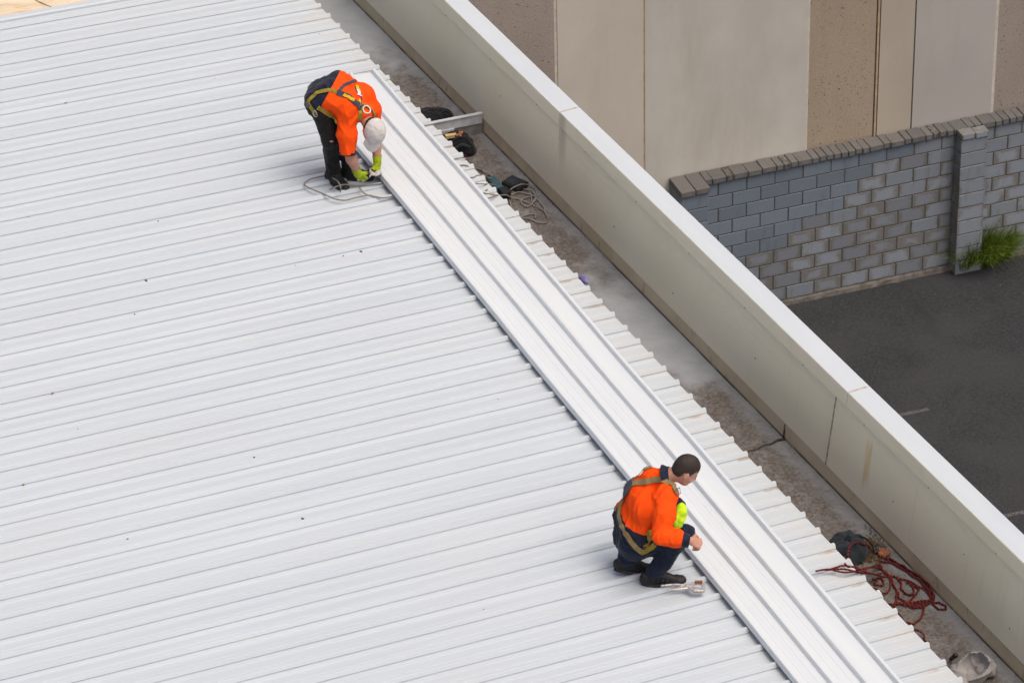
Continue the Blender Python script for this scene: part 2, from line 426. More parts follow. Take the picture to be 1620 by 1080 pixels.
MAT['rope'] = mat_rope('grey_rope', (0.23, 0.21, 0.185), (0.33, 0.305, 0.275), 9.0, 0.5)
MAT['rope_red'] = mat_rope('red_black_rope', (0.018, 0.013, 0.014), (0.30, 0.022, 0.014), 3.4, 0.46)
MAT['bag'] = mat_cloth('black_nylon', (0.008, 0.009, 0.011), 0.3)
MAT['bag_slate'] = mat_cloth('slate_nylon', (0.018, 0.024, 0.030), 0.3)
MAT['canvas'] = mat_cloth('grey_canvas', (0.30, 0.285, 0.275), 0.12, dirt=(0.20, 0.185, 0.17))
MAT['teal'] = simple('teal_plastic', (0.03, 0.075, 0.09), 0.5, 0.3, 40)
MAT['black_plastic'] = simple('black_plastic', (0.012, 0.012, 0.014), 0.4, 0.3, 40)
MAT['timber'] = simple('pine', (0.50, 0.37, 0.17), 0.8, 0.2, 50)
MAT['copper'] = simple('rusty_brown', (0.26, 0.10, 0.045), 0.8, 0.5, 80)
MAT['violet'] = mat_cloth('violet_cloth', (0.22, 0.19, 0.42), 0.35)
MAT['pink'] = mat_cloth('magenta_cloth', (0.45, 0.05, 0.22), 0.2)
MAT['leaf'] = simple('dry_leaf', (0.12, 0.075, 0.028), 0.9, 0.8, 60)
MAT['speck'] = simple('dark_leaf_fragment', (0.03, 0.025, 0.02), 0.9, 0.4, 90)
MAT['speck_tan'] = simple('tan_leaf_fragment', (0.30, 0.20, 0.07), 0.9, 0.4, 90)
MAT['divider'] = simple('divider_metal', (0.50, 0.515, 0.53), 0.5, 0.12, 14)
MAT['divider_shaded'] = simple('shaded_divider_metal', (0.22, 0.21, 0.20), 0.7, 0.2, 10)  # darker copy of the divider metal, shade painted in for the lower plate
MAT['galv_dark'] = simple('dull_steel', (0.22, 0.22, 0.22), 0.45, 0.2, 30, metal=0.6)
MAT['galv'] = simple('galvanised', (0.46, 0.50, 0.56), 0.4, 0.12, 30, metal=0.3)
def mat_grass():
    m = NM('grass_blade'); r = m.pos(); x, y, z = m.sep(r)
    f = m.noise(r, 13, 3)
    c = m.mix(m.ramp(f, 0.3, 0.7), (0.032, 0.085, 0.008), (0.17, 0.22, 0.022))
    return m.out(c, 0.6, 0, 0.3)
MAT['grass'] = mat_grass()

# ------------------------------------------------------------------ the setting
rng = random.Random(7)
PITCH = 0.233
RIB_H = 0.037
ROOF_Z = 0.0
GZ = -8.0                                       # level of the car park below
GUT_Z = -0.20
def XG(Y): return 0.515 + 0.0055 * (0.39 - Y)   # foot of the parapet, which runs a touch askew of the roof edge

# car park
g = MB(); g.add([(-400, -400, GZ), (400, -400, GZ), (400, 400, GZ), (-400, 400, GZ)], [(0, 1, 2, 3)])
level(tag(link('car_park', g.make('car_park'), MAT['asphalt']), 'dark grey asphalt car park below the parapet', kind='structure'))
def painted(px, n):
    P = [att(x, y, GZ) for x, y in px]
    V = [tuple(p + A3(0, 0, 0.004)) for p in P]
    level(tag(link('painted_line', mesh('painted_line', V, [(0, 1, 2, 3)]), MAT['paintline']), n, kind='structure'))
painted([(1424, 659), (1471, 649), (1467, 645), (1420, 655)], 'short worn parking line on the asphalt, beside the capping')
painted([(1590, 819), (1650, 806), (1647, 801), (1586, 814)], 'worn parking line on the asphalt at the picture edge')

# the shed under the roof
sh = MB()
sh.box((-20, -16, GZ - 0.2), (-0.02, 0.78, -0.22)); sh.box((-0.02, -16, GZ - 0.2), (0.72, 9.0, -0.24))
tag(link('shed_wall', sh.make('shed_wall'), MAT['render']), 'pale rendered shed walls carrying the white roof', kind='structure')

# roof: one strip per rib, all alike
roof = empty('roof', (0, 0, 0), 'white ribbed metal roof with long parallel ribs', kind='structure')
def pan_mesh():
    h = RIB_H
    # y measured from the rib centre, towards the far side positive
    prof = [(-PITCH / 2, 0.0), (-0.080, 0.0), (-0.076, 0.0018), (-0.070, 0.0018), (-0.066, 0.0), (-0.0190, 0.0), (-0.0190, 0.0065), (-0.0280, 0.0070), (-0.0125, h - 0.003), (-0.0100, h), (0.0100, h),
            (0.0125, h - 0.003), (0.0235, 0.003), (0.027, 0.0), (0.066, 0.0), (0.070, 0.0018), (0.076, 0.0018), (0.080, 0.0), (PITCH / 2, 0.0)]
    xs = [-16.0, 0.0]; V = []; F = []
    for x in xs: V += [(x, y, z) for y, z in prof]
    n = len(prof)
    for i in range(n - 1): F.append((i, n + i, n + i + 1, i + 1))
    # turned-down lip at the gutter end
    b = len(V)
    V += [(0.0, y, z - 0.012 if z < 0.02 else z - 0.008) for y, z in prof]
    for i in range(n - 1): F.append((n + i, b + i, b + i + 1, n + i + 1))
    return mesh('roof_pan', V, F)
pm = pan_mesh()
for k in range(-3, 62):
    link('roof_pan', pm, MAT['roof'], roof, (0, -k * PITCH, ROOF_Z))
# far edge flashing and eaves closure under the pan ends
f = MB(); f.prism([(0.816, -0.15), (0.816, 0.024), (0.835, 0.034), (0.895, 0.038), (0.900, 0.020), (0.900, -0.15)], -16, -0.6)
link('edge_flashing', f.make('edge_flashing'), MAT['roof'], roof, None)

# gutter
gut = empty('box_gutter', (0.25, -5, GUT_Z), 'grey silted box gutter between roof edge and parapet', kind='structure')
V = []; F = []
ys = np.linspace(6.0, -15.5, 90)
for Y in ys:
    for u in np.linspace(0, 1, 8):
        X = -0.16 + (XG(Y) + 0.16) * u
        V.append((X, Y, GUT_Z + 0.004 * math.sin(Y * 5 + u * 3) * math.sin(u * 9 + Y)))
for i in range(len(ys) - 1):
    for j in range(7): F.append((i * 8 + j, i * 8 + j + 1, (i + 1) * 8 + j + 1, (i + 1) * 8 + j))
link('gutter_floor', mesh('gutter_floor', V, F, True), MAT['gutter'], gut, None)
def slab_along(prof, y0, y1, name, n=1):
    """a profile in (offset from the parapet foot, z) drawn along the parapet"""
    V = []; F = []; m = len(prof); Y = np.linspace(y0, y1, n + 1)
    for yy in Y: V += [(XG(yy) + a, yy, z) for a, z in prof]
    for i in range(n):
        for j in range(m): F.append((i * m + j, (i + 1) * m + j, (i + 1) * m + (j + 1) % m, i * m + (j + 1) % m))
    F += [tuple(range(m))[::-1], tuple(range(n * m, (n + 1) * m))]
    return fix_normals(mesh(name, V, F))
for y0, y1 in ((6.0, -2.607), (-2.613, -8.36), (-8.366, -15.5)):
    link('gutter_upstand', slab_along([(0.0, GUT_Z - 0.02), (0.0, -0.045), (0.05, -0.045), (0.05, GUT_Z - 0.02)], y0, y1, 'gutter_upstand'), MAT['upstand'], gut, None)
e = MB(); e.box((-0.18, -15.5, GUT_Z - 0.02), (-0.155, 6, -0.03))
link('gutter_front', e.make('gutter_front'), MAT['gutter'], gut, None)
# cross wall in the gutter: a folded plate over a lower plate with its shade put into the colour, and a dark sealed gap at the parapet
dv = [at(684, 196, 0.02), at(747, 181, 0.02)]
yD = -2.61
b = MB(); b.box((-0.10, yD - 0.008, -0.085), (XG(yD) - 0.022, yD + 0.008, 0.015)); b.box((-0.10, yD - 0.020, 0.015), (XG(yD) - 0.022, yD + 0.020, 0.023))
link('gutter_divider', fix_normals(b.make('gutter_divider')), MAT['divider'], gut, None)
b = MB(); b.box((-0.10, yD + 0.002, GUT_Z - 0.01), (XG(yD) - 0.01, yD + 0.03, -0.078))
link('divider_base', b.make('divider_base'), MAT['divider_shaded'], gut, None)
b = MB(); b.box((0.06, yD - 0.022, -0.155), (0.22, yD - 0.006, -0.08))
link('divider_bracket', b.make('divider_bracket'), MAT['divider'], gut, None)
# gutter joint strip (raised dark silicone line across the floor)
b = []
for t in np.linspace(0, 1, 14):
    b.append(at(1180 + 60 * t, 716 - 22 * t, GUT_Z + 0.003) + A3(0, 0.008 * math.sin(t * 17), 0))
link('gutter_joint', tube(b, np.linspace(0.007, 0.014, 14), 'gutter_joint', 6), MAT['grime'], gut, None)
q = at(1240, 694, GUT_Z)
link('gutter_joint', tube([A3(XG(q[1]) - 0.004, q[1], z) + A3(0, 0.02 * max(0, (z + 0.1)) * 3, 0) for z in np.linspace(GUT_Z, -0.06, 8)], np.linspace(0.011, 0.004, 8), 'gutter_joint_up', 6), MAT['grime'], gut, None)

# parapet: leaning cladding sheets, a folded capping in lengths, screws
par = empty('parapet_wall', (XG(-5), -5, GUT_Z), 'long cream metal clad parapet wall with white capping beside the gutter', 'parapet wall', kind='thing')
LEAN = 0.06
laps = [6.0, -4.06, -8.93, -15.5]
for i in range(3):
    y0, y1 = laps[i], laps[i + 1]
    # each sheet stands 3 mm proud of the next at the lap
    o = -0.0045 + 0.004 * (i == 1)
    pr = [(o, -0.047), (o + LEAN * 0.74, 0.70), (0.16, 0.70), (0.16, -0.047)]
    link('cladding_panel', slab_along(pr, y0, y1 + (0.0 if i == 2 else 0.004), 'cladding_panel', 30), MAT['parapet'], par, None)
b = MB()
for Y in (-8.93,):
    V = []
    for z in (-0.04, 0.6):
        for dy in (-0.007, 0.007):
            for dx in (-0.010, -0.002): V.append((XG(Y) + LEAN * (z + 0.045) + dx, Y + dy, z))
    b.add(V, [(0, 1, 3, 2), (4, 6, 7, 5), (0, 4, 5, 1), (2, 3, 7, 6), (0, 2, 6, 4), (1, 5, 7, 3)])
link('lap_strip', fix_normals(b.make('lap_strip')), simple('lap_grime', (0.33, 0.30, 0.23), 0.9, 0.4, 40), par, None)
CAPW = 0.198
for i, (y0, y1) in enumerate(((6.0, -4.040), (-4.046, -9.090), (-9.096, -15.5))):
    a = LEAN * 0.77 - 0.016
    pr = [(a - 0.0075, 0.60), (a, 0.722), (a + 0.004, 0.728), (a + CAPW - 0.004, 0.740), (a + CAPW, 0.734), (a + CAPW, 0.60), (a + CAPW - 0.01, 0.60), (a + CAPW - 0.01, 0.70), (a + 0.02, 0.70), (a + 0.003, 0.60)]
    # only the lip facing the gutter takes the cream colour
    me = slab_along(pr, y0, y1, 'capping', 24)
    me.materials.append(MAT['cap']); me.materials.append(MAT['parapet'])
    for p in me.polygons:
        c = p.center
        if p.normal.x < -0.7: p.material_index = 1
    link('capping', me, None, par, None)
for Y in (-4.043, -9.093):
    a = LEAN * 0.77 - 0.016
    b = MB(); X = XG(Y)
    V = [(X + a + 0.012, Y - 0.010, 0.7300), (X + a + CAPW - 0.03, Y - 0.010, 0.7405), (X + a + CAPW - 0.03, Y + 0.010, 0.7405), (X + a + 0.012, Y + 0.010, 0.7300)]
    V += [(x, y, z - 0.02) for x, y, z in V]
    b.add(V, [(0, 1, 2, 3), (7, 6, 5, 4), (0, 4, 5, 1), (1, 5, 6, 2), (2, 6, 7, 3), (3, 7, 4, 0)])
    link('capping_lap', fix_normals(b.make('capping_lap')), MAT['lap'], par, None)
# screws under the capping lip and on the sheets
sm = MB(); n = 8
V = [(0, 0.0065 * math.cos(2 * math.pi * i / n), 0.0065 * math.sin(2 * math.pi * i / n)) for i in range(n)] + [(-0.004, 0.004 * math.cos(2 * math.pi * i / n), 0.004 * math.sin(2 * math.pi * i / n)) for i in range(n)]
sm.add(V, [(i, (i + 1) % n, n + (i + 1) % n, n + i) for i in range(n)] + [tuple(range(n, 2 * n))])
screw_me = fix_normals(sm.make('screw'))
Y = 1.2
while Y > -13:
    z = 0.585
    link('screw', screw_me, MAT['speck'], par, (XG(Y) + LEAN * (z + 0.045) - 0.004, Y, z)); Y -= 0.96
for Y, z in ((-2.9, 0.33), (-5.2, 0.17), (-7.7, 0.25), (-9.9, 0.2), (-10.9, 0.34), (-0.5, 0.5), (-6.3, 0.1), (-11.6, 0.12)):
    link('screw', screw_me, MAT['speck'], par, (XG(Y) + LEAN * (z + 0.045) - 0.004, Y, z))

# sandstone ledge beyond the far roof edge
led = empty('sandstone_ledge', (-2.9, 1.2, -0.15), 'tan sandstone ledge beyond the far edge of the white roof', 'stone ledge')
xj = at(80, 10, -0.02)[0]
for i in range(-3, 2):
    x0 = xj + i * 1.15 + 0.006; x1 = xj + (i + 1) * 1.15 - 0.006
    if i == 1: x1 -= 0.3
    bm = bmesh.new()
    nx, ny = 16, 12
    gv = []
    for a in range(nx + 1):
        for c in range(ny + 1):
            u, v = a / nx, c / ny
            X = x0 + (x1 - x0) * u; Yy = 0.915 + 1.0 * v
            sk = -0.55 * (Yy - 1.1)              # joints run at a slant
            zz = -0.02 + 0.014 * math.sin(X * 9 + v * 7) * math.sin(v * 11 + i) + rng.uniform(-0.004, 0.004) - 0.02 * (max(0, abs(u - 0.5) - 0.46) / 0.04)
            gv.append(bm.verts.new((X + sk, Yy, zz)))
    for a in range(nx):
        for c in range(ny):
            j = a * (ny + 1) + c
            bm.faces.new((gv[j], gv[j + ny + 1], gv[j + ny + 2], gv[j + 1]))
    ex = bmesh.ops.extrude_face_region(bm, geom=bm.faces[:])
    for v in ex['geom']:
        if isinstance(v, bmesh.types.BMVert): v.co.z = -0.5
    bmesh.ops.recalc_face_normals(bm, faces=bm.faces[:])
    me = bpy.data.meshes.new('stone_slab'); bm.to_mesh(me); bm.free()
    link('stone_slab', me, MAT['stone'], led, None)
b = MB(); b.box((xj - 4.5, 0.91, -0.6), (xj + 2.0, 1.95, -0.07))
link('stone_bed', b.make('stone_bed'), MAT['joint_dark'], led, None)

# ------------------------------------------------------------------ block wall across the car park
WA = math.radians(-6.277)
WO = np.array([9.8714, 3.6972, GZ])              # inner corner beside the pillar, on the ground
WX = np.array([math.cos(WA), math.sin(WA), 0]); WY = np.array([-math.sin(WA), math.cos(WA), 0])
WR = np.array([[WX[0], WY[0], 0], [WX[1], WY[1], 0], [0, 0, 1]])
def wpt(a, b, c): return WO + a * WX + b * WY + c * A3(0, 0, 1)
wall = empty('block_wall', wpt(-1.7, 0.1, 0), 'grey concrete block wall with brick coping below the tall panels', 'block wall', kind='thing')
def wlink(name, me, mat, a, b, c, parent=None):
    o = link(name, me, mat, parent or wall, wpt(a, b, c)); o.rotation_euler = (0, 0, WA); return o
BL, BH, JT = 0.374, 0.1915, 0.015
def block_me(L, H=BH - 0.014, D=0.19, bev=0.004):
    b = MB(); b.box((0, 0, 0), (L, D, H)); return fix_normals(b.make('block'), bev)
blk = {L: block_me(L) for L in (BL - JT, BL / 2 - JT)}
def paint_kind(a, row):
    # the far upper corner of the wall was painted over, in steps
    lim = -3.55 + 0.195 * row * 0.95 + 0.16 * (row - 1) * (row > 1)
    return 'block_blue' if a + BL / 2 < lim else None
for row in range(10):
    z = 0.075 + row * BH
    starts = []
    x = -0.006 if row % 2 == 0 else -0.006 - BL / 2
    if row % 2: starts.append((-BL / 2, BL / 2 - JT))
    x0 = -BL if row % 2 == 0 else -BL * 1.5
    while x0 > -3.75: starts.append((x0, BL - JT)); x0 -= BL
    # right of the pillar
    x1 = 0.352 if row % 2 == 0 else 0.352 + BL / 2
    if row % 2: starts.append((0.352, BL / 2 - JT))
    for _ in range(5): starts.append((x1, BL - JT)); x1 += BL
    for a, L in starts:
        if a > 0.3: mt = 'block'
        else:
            mt = paint_kind(a, row)
            if mt is None: mt = 'block_tan' if rng.random() < (0.75 if row < 3 else (0.42 if row < 6 else 0.2)) else 'block'
        me = blk[L].copy(); me.materials.clear()
        wlink('block', me, MAT[mt], a + rng.uniform(-0.0015, 0.0015), rng.uniform(-0.002, 0.002), z)
b = MB(); b.box((-3.74, 0.006, 0), (2.4, 0.184, 1.985))
wlink('mortar_core', b.make('mortar_core'), MAT['mortar'], 0, 0, 0)
b = MB(); Vt = []; n = 40
xs = np.linspace(-3.74, 2.4, n)
Vt = [(x, -0.035 - 0.02 * rng.random(), 0.0) for x in xs] + [(x, -0.022 - 0.008 * rng.random(), 0.035 + 0.02 * rng.random()) for x in xs] + [(x, 0.02, 0.072) for x in xs]
b.add(Vt, [(r * n + i, r * n + i + 1, (r + 1) * n + i + 1, (r + 1) * n + i) for r in range(2) for i in range(n - 1)])
wlink('footing', b.make('footing'), MAT['footing'], 0, 0, 0)
# piers: one block wide, alternate courses, faces standing 0.18 m forward
PB = block_me(0.360, 0.186, 0.37, 0.005); PH = block_me(0.175, 0.186, 0.37, 0.005)
for row in range(10):
    z = 0.012 + row * 0.1972
    if row == 1:
        for dx in (0.0, 0.185): wlink('pillar_block', PH.copy(), MAT['block'], -0.014 + dx, -0.182, z)
    else: wlink('pillar_block', PB.copy(), MAT['block'], -0.014 + rng.uniform(-0.002, 0.002), -0.182 + rng.uniform(-0.002, 0.002), z)
    wlink('pillar_block', PB.copy(), MAT['block_blue'], -3.748 + rng.uniform(-0.001, 0.001), -0.182, z)
for a in (-0.014, -3.748):
    b = MB(); b.box((a + 0.008, -0.174, 0), (a + 0.352, 0.1, 1.98)); wlink('pillar_core', b.make('pillar_core'), MAT['mortar'], 0, 0, 0)
# coping: bricks on edge, some double
def cop_me(L, D=0.225):
    b = MB(); b.box((0, 0, 0), (L, D, 0.076)); return fix_normals(b.make('coping_brick'), 0.006)
cops = {}
def coping(a0, a1, y, z=1.990, D=0.225):
    a = a0
    while a < a1 - 0.05:
        L = 0.086 if rng.random() < 0.62 else 0.178
        if a > -1.8: L = 0.086 if rng.random() < 0.85 else 0.178
        L = min(L, a1 - a)
        key = (round(L, 3), D)
        if key not in cops: cops[key] = cop_me(L, D)
        mt = 'coping_dark' if rng.random() < 0.07 else 'coping'
        o = wlink('coping_brick', cops[key].copy(), MAT[mt], a, y + rng.uniform(-0.006, 0.006), z + rng.uniform(-0.004, 0.004))
        o.rotation_euler = (rng.uniform(-0.02, 0.02), rng.uniform(-0.015, 0.015), WA + rng.uniform(-0.02, 0.02))
        a += L + 0.010
coping(-3.372, 2.4, -0.035)
for k in range(2):
    wlink('coping_brick', cop_me(0.180, 0.155), MAT['block'], -0.016 + k * 0.188, -0.20, 1.988 - 0.010 * k)
    wlink('coping_brick', cop_me(0.185, 0.40), MAT['coping'], -3.756 + k * 0.193, -0.21, 1.990 + 0.003 * k)
b = MB(); b.box((-3.74, -0.02, 1.983), (2.4, 0.17, 2.055))
wlink('coping_mortar', b.make('coping_mortar'), MAT['mortar'], 0, 0, 0)

# ------------------------------------------------------------------ tall precast building behind the wall
BO = wpt(-2, 0.205, 0)
bld = empty('panel_building', BO, 'tall building of tan and cream precast concrete panels behind the block wall', 'building')
TOP = 5.5
def wallbox(name, x0, x1, mat, y=0.0, d=0.15, parent=bld, z0=GZ, z1=TOP):
    b = MB(); n = 6
    V = [(x0 + 2, y, 0), (x1 + 2, y, 0), (x1 + 2, d + y, 0), (x0 + 2, d + y, 0)]
    V = V + [(a, c, z1 - z0) for a, c, _ in V]
    b.add(V, [(3, 2, 1, 0), (4, 5, 6, 7), (0, 1, 5, 4), (1, 2, 6, 5), (2, 3, 7, 6), (3, 0, 4, 7)])
    me = b.make(name)
    o = link(name, me, MAT[mat] if isinstance(mat, str) else mat, parent, (BO[0], BO[1], z0)); o.rotation_euler = (0, 0, WA); return o
ja, jb, jc, jd, je, jf = -5.183, -4.074, -1.941, -1.003, -0.527, 0.580
wallbox('precast_panel', ja - 2.6, ja - 0.020, 'peb1')
wallbox('precast_panel', ja + 0.020, jb - 0.012, 'smooth1')
wallbox('precast_panel', jb + 0.012, jc - 0.008, 'smooth2')
wallbox('precast_panel', jc + 0.012, jd - 0.045, 'peb2', 0.012)
wallbox('precast_panel', jd + 0.012, je - 0.010, 'cream')
wallbox('precast_panel', je + 0.010, jf - 0.02, 'mauve')
wallbox('precast_panel', jf + 0.02, jf + 2.5, 'peb1', 0.012)
wallbox('joint_seal', ja - 0.020, ja + 0.020, 'joint_pale', 0.010, 0.1)
wallbox('joint_seal', jb - 0.012, jb + 0.012, 'joint', 0.006, 0.1)
wallbox('joint_seal', jc - 0.008, jc + 0.012, 'joint_pale', 0.004, 0.1)
wallbox('joint_seal', jd - 0.045, jd - 0.026, 'joint_dark', 0.03, 0.1)
wallbox('joint_seal', jd - 0.026, jd - 0.002, 'joint', 0.004, 0.1)
wallbox('joint_seal', jd - 0.002, jd + 0.012, 'joint_dark', 0.03, 0.1)
wallbox('joint_seal', je - 0.010, je + 0.010, 'joint_dark', 0.02, 0.1)
wallbox('joint_seal', jf - 0.02, jf + 0.02, 'joint_pale', 0.003, 0.1)
wallbox('back_wall', ja - 2.6, jf + 2.5, 'render', 0.155, 6.0)

# grass by the pillar
gc = att(1556, 414, GZ)
tuft = empty('grass_tuft', gc, 'unkempt clump of long green grass at the foot of the block wall pillar', 'grass clump')
V = []; F = []
clumps = [(att(1549, 417, GZ),   .21, .86, 1.0), (att(1577, 409, GZ), .17, .62, .7), (att(1527, 428, GZ), .10, .46, .6), (att(1540, 422, GZ), .14, .54, .7)]
for i in range(3600):
    cc, rad0, h0, wt = rng.choices(clumps, [c[3] for c in clumps])[0]
    a = rng.uniform(0, 2 * math.pi); rad = rad0 * math.sqrt(rng.random())
    bx_, by_ = cc[0] + rad * math.cos(a) * 1.2, cc[1] + rad * math.sin(a) * 0.6
    h = h0 * rng.uniform(0.5, 1.05) * (1.08 - rad)
    out = rng.uniform(0.10, 0.56) * h / 0.6
    dx_, dy_ = rng.gauss(0.30, 0.75), rng.gauss(-0.35, 0.6)
    n = math.hypot(dx_, dy_) + 1e-6; dx_, dy_ = dx_ / n * out, dy_ / n * out
    wv = rng.uniform(0.0025, 0.005); pth = rng.uniform(0, 6.28)
    sx, sy = wv * math.cos(pth), wv * math.sin(pth)
    b0 = len(V)
    for t, ww in ((0, 1), (0.4, 0.9), (0.75, 0.6), (1.0, 0.1)):
        x = bx_ + dx_ * t ** 1.8; y = by_ + dy_ * t ** 1.8; z = GZ + h * (t - 0.38 * t * t * (out / 0.4))
        V += [(x - sx * ww, y - sy * ww, z), (x + sx * ww, y + sy * ww, z)]
    for j in range(3): F.append((b0 + 2 * j, b0 + 2 * j + 1, b0 + 2 * j + 3, b0 + 2 * j + 2))
o = link('blades', mesh('blades', V, F, True), MAT['grass'], tuft, None); o['kind'] = 'stuff'
for o in (wall, bld, tuft): level(o)

# ------------------------------------------------------------------ two new roofing sheets lying on the ribs
SLOPE = 0.0355
def sheet_frame(x_at_m68):                      # sheet axis in plan: x = x0 + SLOPE * (Y + 6.8)
    d = nrm(A3(SLOPE, 1, 0)); n = A3(d[1], -d[0], 0)
    return d, n
def sheet(name, xl, ribs, z0, y_far, label, left_half=True, flutes=True, npan=2, hidden_left=False):
    """a long sheet: ribs every PITCH from xl, drawn from y_far to beyond the near picture edge"""
    d, n = sheet_frame(0); h = 0.038; prof = []
    for k in range(npan + 1):
        c = k * PITCH
        if k == 0: prof += [(c - 0.024, -0.002), (c - 0.0225, 0.004), (c - 0.015, h - 0.004), (c - 0.0115, h)]
        else: prof += [(c - 0.026, 0.0), (c - 0.0225, 0.003), (c - 0.015, h - 0.004), (c - 0.0115, h)]
        if k == npan: prof += [(c + 0.0115, h), (c + 0.015, h - 0.004), (c + 0.0225, 0.004), (c + 0.024, 0.0)]
        else:
            prof += [(c + 0.0115, h), (c + 0.015, h - 0.004), (c + 0.0225, 0.003), (c + 0.026, 0.0)]
            if flutes:
                for q in (0.080, 0.153): prof += [(c + q - 0.006, 0.0), (c + q - 0.002, 0.0021), (c + q + 0.002, 0.0021), (c + q + 0.006, 0.0)]
    ys = np.linspace(y_far, -14.5, 60); V = []; F = []; m = len(prof)
    for Y in ys:
        sag = 0.006 * math.sin(Y * 2.1) * math.sin(Y * 0.7 + 1)
        for a, z in prof:
            p = A3(xl + SLOPE * (Y + 6.8) + 0.004 * math.sin(Y * 1.3 + npan), Y, z0 + z + sag) + n * a
            V.append(p)
    for i in range(len(ys) - 1):
        for j in range(m - 1): F.append((i * m + j, (i + 1) * m + j, (i + 1) * m + j + 1, i * m + j + 1))
    me = mesh(name, V, F)
    me.validate()
    o = link(name, me, MAT['sheet'])
    so = o.modifiers.new('gauge', 'SOLIDIFY'); so.thickness = 0.0022; so.offset = 1
    return tag(o, label, 'roofing sheet', 'new roofing sheets laid across the ribs')
XB = -0.528
sheet('roofing_sheet', XB - 0.008, None, 0.047, -1.53, 'long smooth white roofing sheet laid nearest the gutter, partly under the fluted sheet', flutes=False, npan=1)
sheet('roofing_sheet', XB - 2 * PITCH - 0.007, None, 0.053, -2.32, 'long fluted white roofing sheet laid across the ribs in front of both workers')

# ------------------------------------------------------------------ signed distance modelling for bodies and cloth
def smin(a, b, k):
    if k <= 0: return np.minimum(a, b)
    h = np.clip(0.5 + 0.5 * (b - a) / k, 0, 1)
    return b + (a - b) * h - k * h * (1 - h)
def cap(a, b, ra, rb=None, k=0.03): return ('c', A3(*a), A3(*b), ra, ra if rb is None else rb, k)
def ell(c, R, r, k=0.03): return ('e', A3(*c), np.asarray(R, float), A3(*r), k)      # rows of R are the axes
def chain(P, r, k=0.03): return [cap(P[i], P[i + 1], r[i], r[i + 1], k) for i in range(len(P) - 1)]
def ev(Q, prims):
    d = np.full(len(Q), 9.0)
    for p in prims:
        if p[0] in 'cC':
            _, a, b, ra, rb, k = p; ab = b - a
            t = np.clip(((Q - a) @ ab) / (ab @ ab + 1e-12), 0, 1)
            e = np.linalg.norm(Q - a - t[:, None] * ab, axis=1) - (ra + (rb - ra) * t)
        elif p[0] in 'eE':
            _, c, R, r, k = p; q = (Q - c) @ R.T
            k0 = np.linalg.norm(q / r, axis=1); k1 = np.linalg.norm(q / (r * r), axis=1) + 1e-9
            e = k0 * (k0 - 1) / k1
        if p[0] in 'CE':                        # capital letters carve
            d = -smin(-d, e, k)
        else: d = smin(d, e, k)
    return d
class Cloth:
    """prims plus folds: sums of stretched waves that ride on the surface"""
    def __init__(s, prims, amp=0.0, seed=0, freq=22, inflate=0.0):
        s.p = prims; s.amp = amp; s.inf = inflate
        r = np.random.RandomState(seed)
        s.D = r.normal(size=(9, 3)); s.D /= np.linalg.norm(s.D, axis=1)[:, None]
        s.D *= r.uniform(0.6, 2.0, size=(9, 1)) * freq; s.ph = r.uniform(0, 6.28, 9)
    def __call__(s, Q):
        d = ev(Q, s.p) - s.inf
        if s.amp:
            W = np.sin(Q @ s.D[:3].T * 0.55 + s.ph[:3]) * 1.5 + np.sin(Q @ s.D[3:6].T * 0.3 + s.ph[3:6]) * 1.2
            w = np.zeros(len(Q))
            for i in range(6):
                q = 1 - np.abs(np.sin(Q @ s.D[i] * 0.75 + s.ph[i] + W[:, i % 3]))
                w += q * q * np.clip(0.5 + 0.9 * np.sin(Q @ s.D[8 - i] * 0.4 + s.ph[8 - i]), 0, 1.2)
            d = d - s.amp * (w - 0.9) * 0.75
        return d
def bounds(prims, m):
    lo = np.full(3, 1e9); hi = -lo
    for p in prims:
        if p[0] == 'c':
            r = max(p[3], p[4])
            for q in (p[1], p[2]): lo = np.minimum(lo, q - r); hi = np.maximum(hi, q + r)
        elif p[0] == 'e':
            r = p[3].max(); lo = np.minimum(lo, p[1] - r); hi = np.maximum(hi, p[1] + r)
    return lo - m, hi + m
